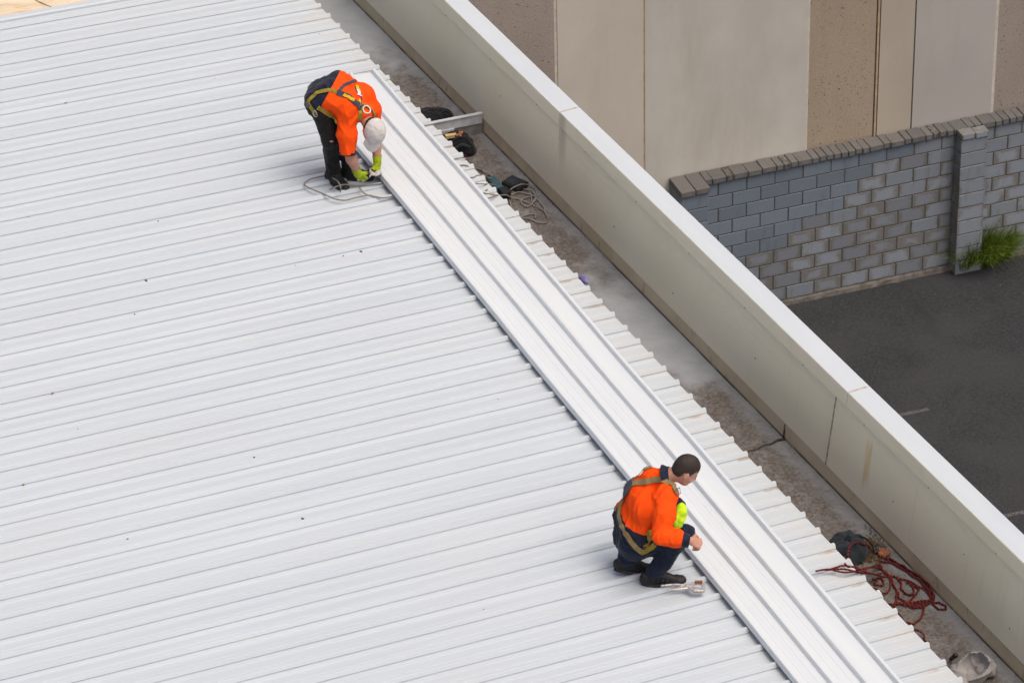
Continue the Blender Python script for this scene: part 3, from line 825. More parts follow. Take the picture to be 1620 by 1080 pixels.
def surface(fn, prims, h):
    """naive surface nets over a sparse grid"""
    lo, hi = bounds(prims, 0.03)
    c = 4
    N = (np.ceil((hi - lo) / (h * c)).astype(int) + 1)
    ax = [lo[i] + h * c * (np.arange(N[i]) + 0.5) - h * 0.5 for i in range(3)]
    G = np.stack(np.meshgrid(*ax, indexing='ij'), -1).reshape(-1, 3)
    D = fn(G).reshape(N)
    act = np.abs(D) < h * c * 1.35
    fineV = np.repeat(np.repeat(np.repeat(np.where(D > 0, 1.0, -1.0).astype(np.float32), c, 0), c, 1), c, 2)
    ia = np.argwhere(act)
    off = np.stack(np.meshgrid(*[np.arange(c)] * 3, indexing='ij'), -1).reshape(-1, 3)
    I = (ia[:, None, :] * c + off[None]).reshape(-1, 3)
    P = lo + I * h
    vals = np.concatenate([fn(P[i:i + 200000]) for i in range(0, len(P), 200000)])
    fineV[I[:, 0], I[:, 1], I[:, 2]] = vals
    V = fineV; sgn = V < 0
    n = np.array(V.shape) - 1
    s8 = sum(sgn[i:n[0] + i, j:n[1] + j, k:n[2] + k].astype(np.int8) for i in (0, 1) for j in (0, 1) for k in (0, 1))
    cells = np.argwhere((s8 > 0) & (s8 < 8))
    idx = -np.ones(n, int); idx[tuple(cells.T)] = np.arange(len(cells))
    acc = np.zeros((len(cells), 3)); cnt = np.zeros(len(cells))
    cor = [(i, j, k) for i in (0, 1) for j in (0, 1) for k in (0, 1)]
    for a in cor:
        for ax_ in range(3):
            if a[ax_]: continue
            b = list(a); b[ax_] = 1
            va = V[tuple((cells + a).T)]; vb = V[tuple((cells + b).T)]
            m = (va < 0) != (vb < 0)
            t = np.where(m, va / np.where(va == vb, 1, va - vb), 0)
            p = np.tile(np.array(a, float), (len(cells), 1)); p[:, ax_] += t
            acc += p * m[:, None]; cnt += m
    X = lo + h * (cells + acc / cnt[:, None])
    F = []
    for ax_ in range(3):
        u, v = (ax_ + 1) % 3, (ax_ + 2) % 3
        sl0 = [slice(None)] * 3; sl1 = [slice(None)] * 3
        sl0[ax_] = slice(0, -1); sl1[ax_] = slice(1, None)
        e = np.argwhere(sgn[tuple(sl0)] != sgn[tuple(sl1)])
        e = e[(e[:, u] > 0) & (e[:, v] > 0) & (e[:, u] < n[u]) & (e[:, v] < n[v]) & (e[:, ax_] < n[ax_])]
        du = np.zeros(3, int); du[u] = 1; dv_ = np.zeros(3, int); dv_[v] = 1
        q = np.stack([idx[tuple((e - du - dv_).T)], idx[tuple((e - dv_).T)], idx[tuple(e.T)], idx[tuple((e - du).T)]], 1)
        flip = ~sgn[tuple(e.T)]
        q[flip] = q[flip][:, ::-1]
        F.append(q)
    F = np.concatenate(F); F = F[(F >= 0).all(1)]
    # pull the vertices onto the true surface
    for _ in range(2):
        d = fn(X); g = grad(fn, X, h * 0.4); X = X - np.clip(d, -h, h)[:, None] * g
    return X, F
def grad(fn, X, e=0.002):
    g = np.stack([fn(X + np.eye(3)[i] * e) - fn(X - np.eye(3)[i] * e) for i in range(3)], 1)
    return g / (np.linalg.norm(g, axis=1)[:, None] + 1e-9)
def solid(name, fn, prims, h, mat, parent, cuts=(), thick=0.0):
    X, F = surface(fn, prims, h)
    me = mesh(name, X, F, True)
    if cuts:
        bm = bmesh.new(); bm.from_mesh(me)
        for co, no in cuts:                     # drops the side the normal points to
            bmesh.ops.bisect_plane(bm, geom=bm.verts[:] + bm.edges[:] + bm.faces[:], plane_co=Vector(co), plane_no=Vector(no), clear_outer=True)
        bm.to_mesh(me); bm.free()
    o = link(name, me, MAT[mat], parent, None)
    if thick:
        so = o.modifiers.new('thickness', 'SOLIDIFY'); so.thickness = thick; so.offset = -1
    return o
def hit(fn, x, y, near):
    """where the sight line through (x, y) meets the surface"""
    d = nrm(ray(x, y)); t = np.dot(near - CAM_C, d) - 1.3
    for _ in range(120):
        s = fn((CAM_C + d * t)[None])[0]
        if s < 0.0008: break
        t += max(s * 0.8, 0.0008)
        if t > np.dot(near - CAM_C, d) + 1.5: return None
    return CAM_C + d * t
def strap(name, fn, pts, wid, mat, parent, near, lift=0.004, thick=0.0035, n=10, wid2=None):
    """webbing that lies on the cloth: pts are picture points (2 numbers) or 3D points"""
    P = []
    for p in pts:
        if len(p) == 2:
            q = hit(fn, p[0], p[1], near)
            if q is None: continue
        else: q = A3(*p)
        P.append(q)
    if len(P) < 2: return None
    C = catmull(P, n)
    for _ in range(8):
        d = fn(C); C = C - (d - lift)[:, None] * grad(fn, C, 0.006)
        C[1:-1] = 0.25 * C[:-2] + 0.5 * C[1:-1] + 0.25 * C[2:]
    d = fn(C); C = C - np.minimum(d - lift, 0)[:, None] * grad(fn, C, 0.006)
    N = grad(fn, C, 0.012)
    for _ in range(3): N[1:-1] = nrm_rows(N[:-2] + N[1:-1] + N[2:])
    T = nrm_rows(np.gradient(C, axis=0)); Sd = nrm_rows(np.cross(T, N))
    V = []; F = []; m = len(C)
    for i in range(m):
        wd = wid if wid2 is None else wid + (wid2 - wid) * i / (m - 1)
        for a, b in ((-0.5, 0), (0.5, 0), (0.5, 1), (-0.5, 1)): V.append(C[i] + Sd[i] * a * wd + N[i] * (b * thick))
    for i in range(m - 1):
        for j in range(4): F.append((i * 4 + j, i * 4 + (j + 1) % 4, i * 4 + 4 + (j + 1) % 4, i * 4 + 4 + j))
    F += [(3, 2, 1, 0), tuple(range(4 * m - 4, 4 * m))]
    return link(name, fix_normals(mesh(name, V, F)), MAT[mat], parent, None)
def nrm_rows(A): return A / (np.linalg.norm(A, axis=1)[:, None] + 1e-9)

def hand(w_, fdir, back, side=1, curl=0.5, s=1.0, thumb=0.5, spread=0.05, infl=0.0):
    """palm, four jointed fingers and a thumb. w_: wrist; fdir: where the palm points; back: out of the back of the hand;
    side: +1 when the thumb lies along cross(back, fdir)"""
    f = nrm(fdir); b = nrm(back - f * np.dot(back, f)); t = np.cross(b, f) * side
    pr = []
    kn = []
    lens = [(0.040, 0.026, 0.021), (0.046, 0.030, 0.022), (0.042, 0.028, 0.022), (0.033, 0.021, 0.019)]
    for i in range(4):
        o = (1.5 - i) * 0.0205
        k = w_ + f * (0.088 - 0.006 * abs(i - 1)) * s + t * o * s - b * 0.002 * abs(1.5 - i) * s
        pr.append(cap(w_ + t * o * 0.7 * s + f * 0.012 * s, k, 0.0135 * s + infl, 0.0115 * s + infl, 0.012)); kn.append(k)
    for i in range(4):
        c = curl * (1 + 0.12 * (i - 1)); p = kn[i]; ang = 0.35 * c
        fan = t * (1.5 - i) * spread
        for j, L in enumerate(lens[i]):
            ang += (0.75, 0.85, 0.6)[j] * c
            d = nrm(f * math.cos(ang) - b * math.sin(ang) + fan)
            q = p + d * L * s
            pr.append(cap(p, q, (0.0098 - 0.0008 * j) * s + infl, (0.0092 - 0.0012 * j) * s + infl, 0.004)); p = q
    # the thumb leaves the side of the palm near its base
    p = w_ + f * 0.022 * s + t * 0.026 * s - b * 0.006 * s
    d1 = nrm(f * 0.62 + t * 0.75 - b * 0.35 * thumb); q = p + d1 * 0.042 * s
    pr.append(cap(p, q, 0.015 * s + infl, 0.0115 * s + infl, 0.012))
    d2 = nrm(f * 0.85 + t * (0.35 - 0.5 * thumb) - b * 0.7 * thumb); r = q + d2 * 0.032 * s
    pr.append(cap(q, r, 0.011 * s + infl, 0.010 * s + infl, 0.004))
    d3 = nrm(f * 0.8 + t * (0.1 - 0.7 * thumb) - b * 0.8 * thumb)
    pr.append(cap(r, r + d3 * 0.026 * s, 0.0098 * s + infl, 0.008 * s + infl, 0.004))
    return pr
def head_prims(c, face, up, s=1.0):
    """skull, jaw, nose, brow, eyes, lips, ears; c is the skull centre, eyes lie half way down the head"""
    f = nrm(face); u = nrm(up - f * np.dot(up, f)); r = np.cross(f, u)
    R = np.array([f, r, u])
    o = lambda a, b, d: c + (f * a + r * b + u * d) * s
    P = [ell(o(0, 0, 0.012), R, (0.098 * s, 0.077 * s, 0.100 * s), 0.02),
         ell(o(0.030, 0, -0.060), R, (0.066 * s, 0.058 * s, 0.072 * s), 0.03),
         ell(o(0.060, 0, -0.108), R, (0.030 * s, 0.034 * s, 0.022 * s), 0.03),
         cap(o(0.086, 0.030, -0.008), o(0.086, -0.030, -0.008), 0.012 * s, None, 0.014),
         cap(o(0.094, 0, -0.012), o(0.112, 0, -0.046), 0.008 * s, 0.013 * s, 0.010),
         cap(o(0.098, 0.012, -0.050), o(0.098, -0.012, -0.050), 0.009 * s, None, 0.008),
         cap(o(0.090, 0.018, -0.078), o(0.090, -0.018, -0.078), 0.008 * s, None, 0.006),
         cap(o(0.088, 0.016, -0.089), o(0.088, -0.016, -0.089), 0.008 * s, None, 0.006)]
    for sg in (1, -1):
        P.append(ell(o(-0.004, sg * 0.078, -0.026), np.array([nrm(f + r * sg * 0.4), nrm(r - f * sg * 0.4), u]), (0.020 * s, 0.008 * s, 0.032 * s), 0.006))
        P.append(('E', o(0.094, sg * 0.031, -0.022), R, A3(0.014, 0.016, 0.010) * s, 0.010))
        P.append(ell(o(0.080, sg * 0.031, -0.022), R, (0.012 * s, 0.013 * s, 0.010 * s), 0.004))
        P.append(ell(o(0.064, sg * 0.044, -0.052), R, (0.022 * s, 0.020 * s, 0.020 * s), 0.02))
    return P, (f, r, u)

# ------------------------------------------------------------------ the worker bent over the sheet
def person_bent():
    J = {k: at(*v) for k, v in dict(
        hipR=(504, 163, .86), hipL=(510, 148, .88), lumR=(521, 150, .95), lumL=(536, 134, .96), chR=(548, 167, .86), chL=(572, 152, .80),
        shR=(549, 182, .78), shL=(589, 173, .68), neck=(574, 180, .77), kneeR=(522, 222, .49), ankR=(528, 272, .11), kneeL=(543, 218, .50), ankL=(553, 266, .11),
        elR=(550, 237, .47), wrR=(566, 274, .20), elL=(594, 216, .42), wrL=(597, 256, .20), head=(591, 206, .67), crown=(603, 223, .585)).items()}
    feet = (J['ankR'] + J['ankL']) / 2 * A3(1, 1, 0)
    per = empty('person', feet, 'worker in orange shirt and white cap bent double, gripping the sheet edge in lime gloves', 'person')
    near = J['chR']
    # body
    hd = J['head']; crown = nrm(.56 * CAM_R - .27 * CAM_U - .78 * CAM_F)
    fc = nrm(.12 * CAM_R - .97 * CAM_U + .2 * CAM_F); fc = nrm(fc - crown * np.dot(fc, crown))
    HP, (hf, hr, hu) = head_prims(hd, fc, crown)
    body = chain([J['hipR'], J['lumR'], J['chR'], J['shR']], [.095, .075, .085, .055], .05) + chain([J['hipL'], J['lumL'], J['chL'], J['shL']], [.095, .075, .085, .055], .05)
    body += [cap(J['chR'], J['chL'], .08, .08, .05), cap(J['neck'], hd - hu * 0.04, .056, .052, .03)] + HP
    body += chain([J['hipR'], J['kneeR'], J['ankR']], [.078, .052, .038], .03) + chain([J['hipL'], J['kneeL'], J['ankL']], [.078, .052, .038], .03)
    fR = nrm(A3(0.15, -1, 0)); fL = nrm(A3(0.86, -0.5, 0))
    for a, fd in (('ankR', fR), ('ankL', fL)): body.append(cap(J[a] - A3(0, 0, .04) - fd * .03, J[a] - A3(0, 0, .06) + fd * .15, .034, .024, .02))
    body += chain([J['shR'], J['elR']], [.058, .046], .02) + chain([J['elR'], J['elR'] * .6 + J['wrR'] * .4, J['wrR']], [.044, .050, .031], .02)
    body += chain([J['shL'], J['elL']], [.056, .043], .02) + chain([J['elL'], J['elL'] * .6 + J['wrL'] * .4, J['wrL']], [.042, .047, .030], .02)
    hR = hand(J['wrR'], A3(0.55, 0.0, -0.8), A3(-.5, -.55, .1), 1, 0.95, 1.0, 0.8)
    hL = hand(J['wrL'], A3(0.05, -0.12, -0.98), A3(.5, -.6, .1), -1, 0.95, 1.0, 0.8)
    body += hR + hL
    solid('body', Cloth(body), body, 0.0062, 'skin', per)
    # trousers
    tr = chain([J['hipR'], J['kneeR'], J['ankR'] + A3(0, 0, -.02)], [.098, .072, .064], .03) + chain([J['hipL'], J['kneeL'], J['ankL'] + A3(0, 0, -.01)], [.098, .070, .058], .03)
    tr += [cap(J['hipR'], J['lumR'] * .4 + J['hipR'] * .6, .105, .10, .05), cap(J['hipL'], J['lumL'] * .4 + J['hipL'] * .6, .105, .10, .05), cap(J['hipR'], J['hipL'], .105, None, .05)]
    ftr = Cloth(tr, 0.0085, 3, 28)
    solid('trousers', ftr, tr, 0.009, 'black_cloth', per)
    c = hit(ftr, 523.5, 224, near)
    if c is not None:
        N = grad(ftr, c[None], .01)[0]; tl = nrm(A3(0, 0, 1) - N * N[2]); ts = np.cross(N, tl)
        kp = [ell(c - N * .002, [ts, tl, N], (.022, .010, .005), .0)]
        link('torn_knee', mesh('torn_knee', *surface(Cloth(kp, .002, 3, 90), kp, .003), True), MAT['skin'], per, None)
    # shirt: orange above, navy tail below
    sh = chain([J['hipR'] + A3(0, 0, .02), J['lumR'], J['chR'], J['shR']], [.122, .103, .106, .080], .06) + chain([J['hipL'] + A3(0, 0, .02), J['lumL'], J['chL'], J['shL']], [.122, .103, .104, .078], .06)
    sh += [cap(J['chR'], J['chL'], .10, .10, .06), cap(J['lumR'], J['lumL'], .10, .10, .06), cap(J['shR'], J['neck'], .075, .07, .05), cap(J['shL'], J['neck'], .07, .07, .05)]
    slv = chain([J['shR'], J['shR'] * .45 + J['elR'] * .55 + A3(-.01, -.01, 0), J['elR'] * 1.05 - J['shR'] * .05], [.088, .089, .076], .035) + chain([J['shL'], J['elL'] * 1.03 - J['shL'] * .03], [.080, .070], .035)
    # a loose belly hanging under the bent trunk
    belly = (J['lumR'] + J['lumL'] + J['chR'] + J['chL']) / 4 + A3(0, 0, -.10)
    sh += [ell(belly, np.eye(3), (.17, .17, .10), .06)]
    fsh = Cloth(sh + slv, 0.0105, 11, 28)
    axis = nrm((J['chR'] + J['chL']) / 2 - (J['hipR'] + J['hipL']) / 2)
    wp = hit(fsh, 531, 126, near)
    if wp is None: wp = J['lumR']
    wq = hit(fsh, 510, 165, near)
    if wq is None: wq = J['hipR']
    sdv = nrm(wp - wq); wn = nrm(axis - sdv * np.dot(axis, sdv))
    cR = J['elR'] * 1.0; dR = nrm(J['elR'] - J['shR']); cL = J['elL'] * 1.0; dL = nrm(J['elL'] - J['shL'])
    X, F = surface(fsh, sh + slv, 0.008)
    def piece(name, mat, planes):
        me = mesh(name, X, F, True); bm = bmesh.new(); bm.from_mesh(me)
        for co, no, lim in planes:
            if lim is None: geo = bm.verts[:] + bm.edges[:] + bm.faces[:]
            else:
                c0, rad = lim
                fs = [f for f in bm.faces if (f.calc_center_median() - Vector(c0)).length < rad]
                es = list({e for f in fs for e in f.edges}); vs = list({v for f in fs for v in f.verts}); geo = vs + es + fs
            bmesh.ops.bisect_plane(bm, geom=geo, plane_co=Vector(co), plane_no=Vector(no), clear_outer=True)
        bm.to_mesh(me); bm.free()
        return link(name, me, MAT[mat], per, None)
    piece('shirt', 'orange', [(wq, -wn, None), (cR + dR * .03, dR, (cR + dR * .09, .13)), (cL + dL * .03, dL, (cL + dL * .09, .13))])
    tail_end = J['hipR'] - A3(0, 0, .10)
    piece('shirt_tail', 'navy', [(wq, wn, None), (tail_end, A3(0, 0, -1), None)])
    for c0, d0, r0, nm in ((cR, dR, .083, 'sleeve_cuff'), (cL, dL, .074, 'sleeve_cuff')):
        rg = chain([c0 + d0 * .018, c0 + d0 * .040], [r0 - .005, r0 - .007], .01)
        solid(nm, Cloth(rg), rg, 0.008, 'navy', per, [(c0 + d0 * .042, d0), (c0 + d0 * .016, -d0)])
    # collar, dark round the neck
    n0 = J['neck']; nd = nrm(hd - n0)
    co = [cap(n0 + nd * .0, n0 + nd * .035, .075, .066, .02)]
    solid('collar', Cloth(co, .004, 5), co, 0.007, 'orange', per, [(n0 + nd * .035, nd)])
    # boots
    for a, fd, kn in (('ankR', fR, 'kneeR'), ('ankL', fL, 'kneeL')):
        A = J[a]; sd_ = A3(-fd[1], fd[0], 0)
        base = A * A3(1, 1, 0)
        bt = [cap(A + (J[kn] - A) * .12, A - A3(0, 0, .02), .066, .060, .03), cap(A - A3(0, 0, .02), base + A3(0, 0, .058) + fd * .11, .054, .040, .03), cap(base - fd * .05 + A3(0, 0, .045), base + fd * .14 + A3(0, 0, .042), .042, .040, .02),
              ell(base + fd * .168 + A3(0, 0, .046), [fd, sd_, A3(0, 0, 1)], (.062, .049, .038), .02), ell(base - fd * .065 + A3(0, 0, .05), [fd, sd_, A3(0, 0, 1)], (.05, .045, .05), .03)]
        ob = solid('boot', Cloth(bt, .003, 8, 40), bt, 0.007, 'boot', per, [(base + A3(0, 0, .022), A3(0, 0, -1))])
        V = []; n = 28
        for z, gsc in ((0.002, 1.0), (0.024, 1.02)):
            for i in range(n):
                t = 2 * math.pi * i / n; xx = math.cos(t); yy = math.sin(t)
                V.append(base + fd * (.062 + .155 * xx) + sd_ * (.047 * yy * gsc) + A3(0, 0, z))
        Fs = [(i, (i + 1) % n, n + (i + 1) % n, n + i) for i in range(n)] + [tuple(range(n))[::-1], tuple(range(n, 2 * n))]
        so = mesh('sole', V, Fs); link('sole', so, MAT['sole'], ob, None)
    # gloves: knitted lime backs with dark dipped palms
    for nm, wv, args in (('R', 'wrR', (A3(0.55, 0.0, -0.8), A3(-.5, -.55, .1), 1)), ('L', 'wrL', (A3(0.05, -0.12, -0.98), A3(.5, -.6, .1), -1))):
        W = J[wv]; fd = nrm(args[0]); bk = nrm(args[1] - fd * np.dot(args[1], fd))
        gl = hand(W, args[0], args[1], args[2], 0.95, 1.06, 0.8, infl=0.0035)
        arm = nrm(W - J['elR' if nm == 'R' else 'elL'])
        gl += [cap(W - arm * .055, W + arm * .01, .042, .037, .015)]
        ob = solid('glove', Cloth(gl, .0015, 4, 60), gl, 0.0045, 'lime', per, [(W - arm * .058, -arm)])
        me = ob.data; me.materials.append(MAT['palm'])
        for p in me.polygons:
            v = np.array(p.center) - W
            if np.dot(v, fd) > .045 and (np.dot(v, bk) < -.008 or np.dot(v, fd) > .115): p.material_index = 1
    # cap and hair
    HPc = [ell(hd + hu * .012, np.array([hf, hr, hu]), (.106, .086, .108), .02)]
    hair = Cloth(HPc, .003, 9, 90, .0)
    hm = HPc + [cap(hd - hu * .05 - hf * .045, hd - hu * .02 - hf * .05, .05, .06, .03)]
    solid('hair', Cloth(hm, .004, 9, 90), hm, 0.007, 'hair', per, [(hd - hu * .015 + hf * .02, nrm(hf * .9 - hu * .45))])
    cp = [ell(hd + hu * .020, np.array([hf, hr, hu]), (.118, .098, .109), .02)]
    fcp = Cloth(cp, .0025, 21, 24)
    low = hd - hu * .004 - hf * .02
    cn = nrm(-hu * .93 - hf * .25)
    cpo = solid('cap', fcp, cp, 0.007, 'cap_cloth', per, [(low, cn)], thick=.003)
    # peak of the cap
    V = []; Fb = []; nu, nv = 16, 5
    for i in range(nu + 1):
        th = (i / nu - .5) * 2.3
        for j in range(nv + 1):
            q = j / nv
            rim = hd + hu * .022 + hf * (.112 * math.cos(th)) + hr * (.095 * math.sin(th))
            V.append(rim + hf * (.095 * q * math.cos(th * .75)) - hu * (.022 * q + .02 * q * math.sin(th) ** 2 + .012) + hr * (.008 * q * math.sin(th)))
    for i in range(nu):
        for j in range(nv): a = i * (nv + 1) + j; Fb.append((a, a + 1, a + nv + 2, a + nv + 1))
    pk = link('peak', mesh('peak', V, Fb, True), MAT['cap_cloth'], cpo, None)
    so = pk.modifiers.new('thickness', 'SOLIDIFY'); so.thickness = .004; so.offset = 0
    top = hd + hu * .132
    bt = [ell(top, np.array([hf, hr, hu]), (.010, .010, .006), .0)]
    link('button', mesh('button', *surface(Cloth(bt), bt, 0.003), True), MAT['cap_cloth'], cpo, None)
    # seams of the crown
    for k in range(6):
        th = k * math.pi / 3 + .26; P = []
        for q in np.linspace(.12, 1.35, 12):
            v = hf * math.cos(th) * math.sin(q) * .1185 + hr * math.sin(th) * math.sin(q) * .0985 + hu * math.cos(q) * .1125
            p = hd + hu * .020 + v
            if np.dot(p - low, cn) > -.004: break
            P.append(p + nrm(v) * .0005)
        if len(P) > 2: link('seam', tube(P, .0016, 'seam', 5), MAT['cap_cloth'], cpo, None)
    # opening and strap at the back of the cap
    ar = []
    for q in np.linspace(-1, 1, 13):
        hz = .014 + .046 * (1 - q * q); p = hd - hf * .117 * math.sqrt(max(.05, 1 - (.056 * q / .098) ** 2 - ((hz - .02) / .112) ** 2)) + hr * .056 * q + hu * hz
        ar.append(p)
    link('cap_opening', tube(ar, .0045, 'cap_opening', 6), MAT['white_label'], cpo, None)
    # harness
    hs = empty('harness', feet, None); hs.parent = per; hs.location = (0, 0, 0)
    allc = Cloth(sh + slv + tr, 0.0)
    def fo(Q): return np.minimum(fsh(Q), ftr(Q))
    st = lambda nm, pts, wd, mt, **kw: strap(nm, fo, pts, wd, mt, hs, near, **kw)
    st('back_strap', [(533, 145), (545, 151), (557, 158), (566, 165), (573, 171)], .050, 'web_grey', lift=.006)
    st('back_strap', [(559, 124), (564, 136), (568, 150), (572, 163), (575, 170)], .062, 'web_grey', lift=.006)
    st('cross_strap', [(534, 146), (542, 137), (552, 131), (563, 128)], .026, 'web_grey', lift=.004)
    st('yellow_patch', [(543, 150), (550, 154), (560, 159)], .030, 'web_yellow', lift=.011, thick=.002)
    st('yellow_patch', [(563, 136), (566, 144)], .044, 'web_yellow', lift=.011, thick=.002)
    st('yellow_patch', [(567, 160), (572, 167)], .038, 'web_yellow', lift=.011, thick=.002)
    st('yellow_patch', [(559, 123), (561, 128)], .05, 'web_yellow', lift=.011, thick=.002)
    st('label_tag', [(566, 144), (568.5, 153)], .044, 'white_label', lift=.0115, thick=.002)
    st('side_strap', [(533, 145), (524, 143), (513, 144), (503, 147), (494, 154), (488, 162)], .032, 'web_olive', lift=.006)
    st('hip_strap', [(487, 160), (491, 168), (496, 175), (500, 181)], .040, 'web_olive', lift=.007)
    st('thigh_strap', [(503, 170), (512, 175), (522, 183), (531, 190), (534, 194)], .040, 'web_olive', lift=.007)
    st('shoulder_strap', [(573, 170), (570, 180), (568, 190), (566, 200)], .042, 'web_olive', lift=.007)
    st('shoulder_strap', [(576, 168), (584, 171), (589, 177), (591, 184)], .042, 'web_olive', lift=.007)
    # D ring on the back, hip buckle
    c = hit(fo, 576, 172, near); N = grad(fo, c[None], .01)[0]
    tl = nrm(hd - c); tl = nrm(tl - N * np.dot(tl, N)); ts = np.cross(N, tl)
    P = [c + N * (.016 + .010 * math.sin(t)) + tl * (.036 * math.cos(t) + .022) + ts * .036 * math.sin(t) for t in np.linspace(0, 2 * math.pi, 22)[:-1]]
    link('dee_ring', tube(P, .0055, 'dee_ring', 6, True), MAT['white_label'], hs, None)
    c = hit(fo, 499, 179, near)
    if c is not None:
        N = grad(fo, c[None], .01)[0]; tl = nrm(A3(0.2, 0, -1) - N * np.dot(A3(.2, 0, -1), N)); ts = np.cross(N, tl)
        P = [c + N * .012 + tl * .034 * math.cos(t) + ts * .018 * math.sin(t) for t in np.linspace(0, 2 * math.pi, 14)[:-1]]
        link('buckle', tube(P, .005, 'buckle', 5, True), MAT['steel'], hs, None)
    c = hit(fo, 487, 166, near)
    if c is not None:
        b = MB(); b.box((-.025, -.03, -.018), (.025, .03, .018), None, c); link('pouch', fix_normals(b.make('pouch'), .006, 2), MAT['web_grey'], hs, None)
    return J, per
JB, PER1 = person_bent()

# ------------------------------------------------------------------ the crouching worker
def person_crouched():
    J = {k: at(*v) for k, v in dict(
        hipR=(1004, 860, .31), hipL=(996, 846, .31), waR=(1009, 835, .46), waL=(1000, 814, .48), chR=(1027, 803, .66), chL=(1017, 779, .71),
        shR=(1054, 785, .79), shL=(1031, 757, .84), neck=(1052, 755, .88), kneeR=(1080, 846, .43), ankR=(1036, 902, .13), kneeL=(1084, 843, .44), ankL=(991, 880, .17),
        elR=(1045, 847, .58), wrR=(1091, 855, .56), elL=(1058, 786, .68), wrL=(1077, 802, .68), head=(1086, 740, .985)).items()}
    feet = (J['ankR'] + J['ankL']) / 2 * A3(1, 1, 0)
    per = empty('person', feet, 'dark haired worker in orange shirt and navy trousers crouching beside the new sheets', 'person')
    near = J['chR']
    hd = J['head']
    up = nrm(A3(0.50, -0.17, 0.85)); fc = nrm(A3(0.80, -0.24, -0.55))
    HP, (hf, hr, hu) = head_prims(hd, fc, up)
    body = chain([J['hipR'], J['waR'], J['chR'], J['shR']], [.095, .08, .09, .06], .05) + chain([J['hipL'], J['waL'], J['chL'], J['shL']], [.095, .08, .09, .06], .05)
    body += [cap(J['chR'], J['chL'], .085, None, .05), cap(J['neck'], hd - hu * .045 - hf * .018, .062, .055, .03)] + HP
    body += chain([J['hipR'], J['kneeR'], J['ankR']], [.085, .055, .04], .03) + chain([J['hipL'], J['kneeL'], J['ankL']], [.085, .055, .04], .03)
    fR = nrm(A3(.92, -.39, 0)); fL = nrm(A3(.95, -.25, 0))
    for a, fd, z in (('ankR', fR, .055), ('ankL', fL, .085)):
        g0 = J[a] * A3(1, 1, 0) + A3(0, 0, z); body += [cap(J[a], g0 - fd * .02, .038, .034, .02), cap(g0 - fd * .03, g0 + fd * .15 - A3(0, 0, .01 + (z - .055) * .5), .034, .024, .02)]
    body += chain([J['shR'], J['elR'], J['wrR']], [.06, .046, .031], .02) + chain([J['shL'], J['elL'], J['wrL']], [.058, .044, .031], .02)
    hRa = (A3(.86, -.10, -.42), A3(.30, -.70, .62), 1)
    body += hand(J['wrR'] + A3(.012, 0, -.006), *hRa, curl=.85, s=1.06, thumb=.7)
    hLa = (A3(.15, -.25, -.95), A3(.45, -.75, .35), -1)
    body += hand(J['wrL'], *hLa, curl=.5, s=1.0, thumb=.4)
    solid('body', Cloth(body), body, 0.0058, 'skin2', per)
    tr = chain([J['hipR'], J['kneeR']], [.110, .072], .03) + chain([J['hipL'], J['kneeL']], [.108, .072], .03)
    tr += chain([J['kneeR'], J['kneeR'] * .45 + J['ankR'] * .55, J['ankR']], [.072, .072, .068], .025) + chain([J['kneeL'], J['kneeL'] * .45 + J['ankL'] * .55, J['ankL']], [.070, .070, .068], .025)
    tr += [cap(J['ankL'], J['ankL'] - A3(-.01, 0, .05), .070, .066, .02), cap(J['hipR'], J['hipL'], .112, None, .05), cap(J['hipR'], J['waR'], .11, .10, .05), cap(J['hipL'], J['waL'], .11, .10, .05)]
    ftr = Cloth(tr, .0085, 5, 26)
    solid('trousers', ftr, tr, .0085, 'navy2', per)
    sh = chain([J['hipR'] + A3(-.01, 0, .02), J['waR'], J['chR'], J['shR']], [.118, .112, .110, .080], .06) + chain([J['hipL'] + A3(-.01, 0, .02), J['waL'], J['chL'], J['shL']], [.118, .112, .110, .078], .06)
    sh += [cap(J['chR'], J['chL'], .112, None, .06), cap(J['waR'], J['waL'], .115, None, .06), cap(J['shR'], J['neck'], .075, .060, .05), cap(J['shL'], J['neck'], .075, .060, .05)]
    slv = chain([J['shR'], J['shR'] * .5 + J['elR'] * .5, J['elR'], J['elR'] * .4 + J['wrR'] * .6, J['wrR']], [.086, .080, .066, .058, .048], .03)
    slvL = chain([J['shL'], J['elL'], J['wrL'] * .9 + J['elL'] * .1], [.078, .058, .046], .03)
    prims = sh + slv + slvL
    fsh = Cloth(prims, .0105, 31, 26)
    X, F = surface(fsh, prims, .0078)
    axis = nrm((J['chR'] + J['chL']) / 2 - (J['hipR'] + J['hipL']) / 2)
    wq = hit(fsh, 1004, 841, near); we = hit(fsh, 978, 812, near); wr_ = hit(fsh, 1021, 850, near)
    if wq is None: wq = J['waR']
    sdv = nrm(A3(.25, -.95, -.15))
    if wr_ is not None and we is not None: sdv = nrm(wr_ - we)
    wn = nrm(axis - sdv * np.dot(axis, sdv))
    dR = nrm(J['wrR'] - J['elR']); dL = nrm(J['wrL'] - J['elL'])
    cuffR = J['wrR'] - dR * .052; cuffL = J['wrL'] - dL * .05
    def piece(name, mat, planes):
        me = mesh(name, X, F, True); bm = bmesh.new(); bm.from_mesh(me)
        for co, no, keep in planes:             # keep(c): faces the cut leaves alone
            fs = [f for f in bm.faces if keep is None or not keep(np.array(f.calc_center_median()))]
            es = list({e for f in fs for e in f.edges}); vs = list({v for f in fs for v in f.verts})
            bmesh.ops.bisect_plane(bm, geom=vs + es + fs, plane_co=Vector(co), plane_no=Vector(no), clear_outer=True)
        bm.to_mesh(me); bm.free()
        return link(name, me, MAT[mat], per, None)
    isarm = lambda c: ev(c[None], slv[1:] + slvL)[0] < ev(c[None], sh)[0]
    farR = lambda c: np.linalg.norm(c - J['wrR']) > .13
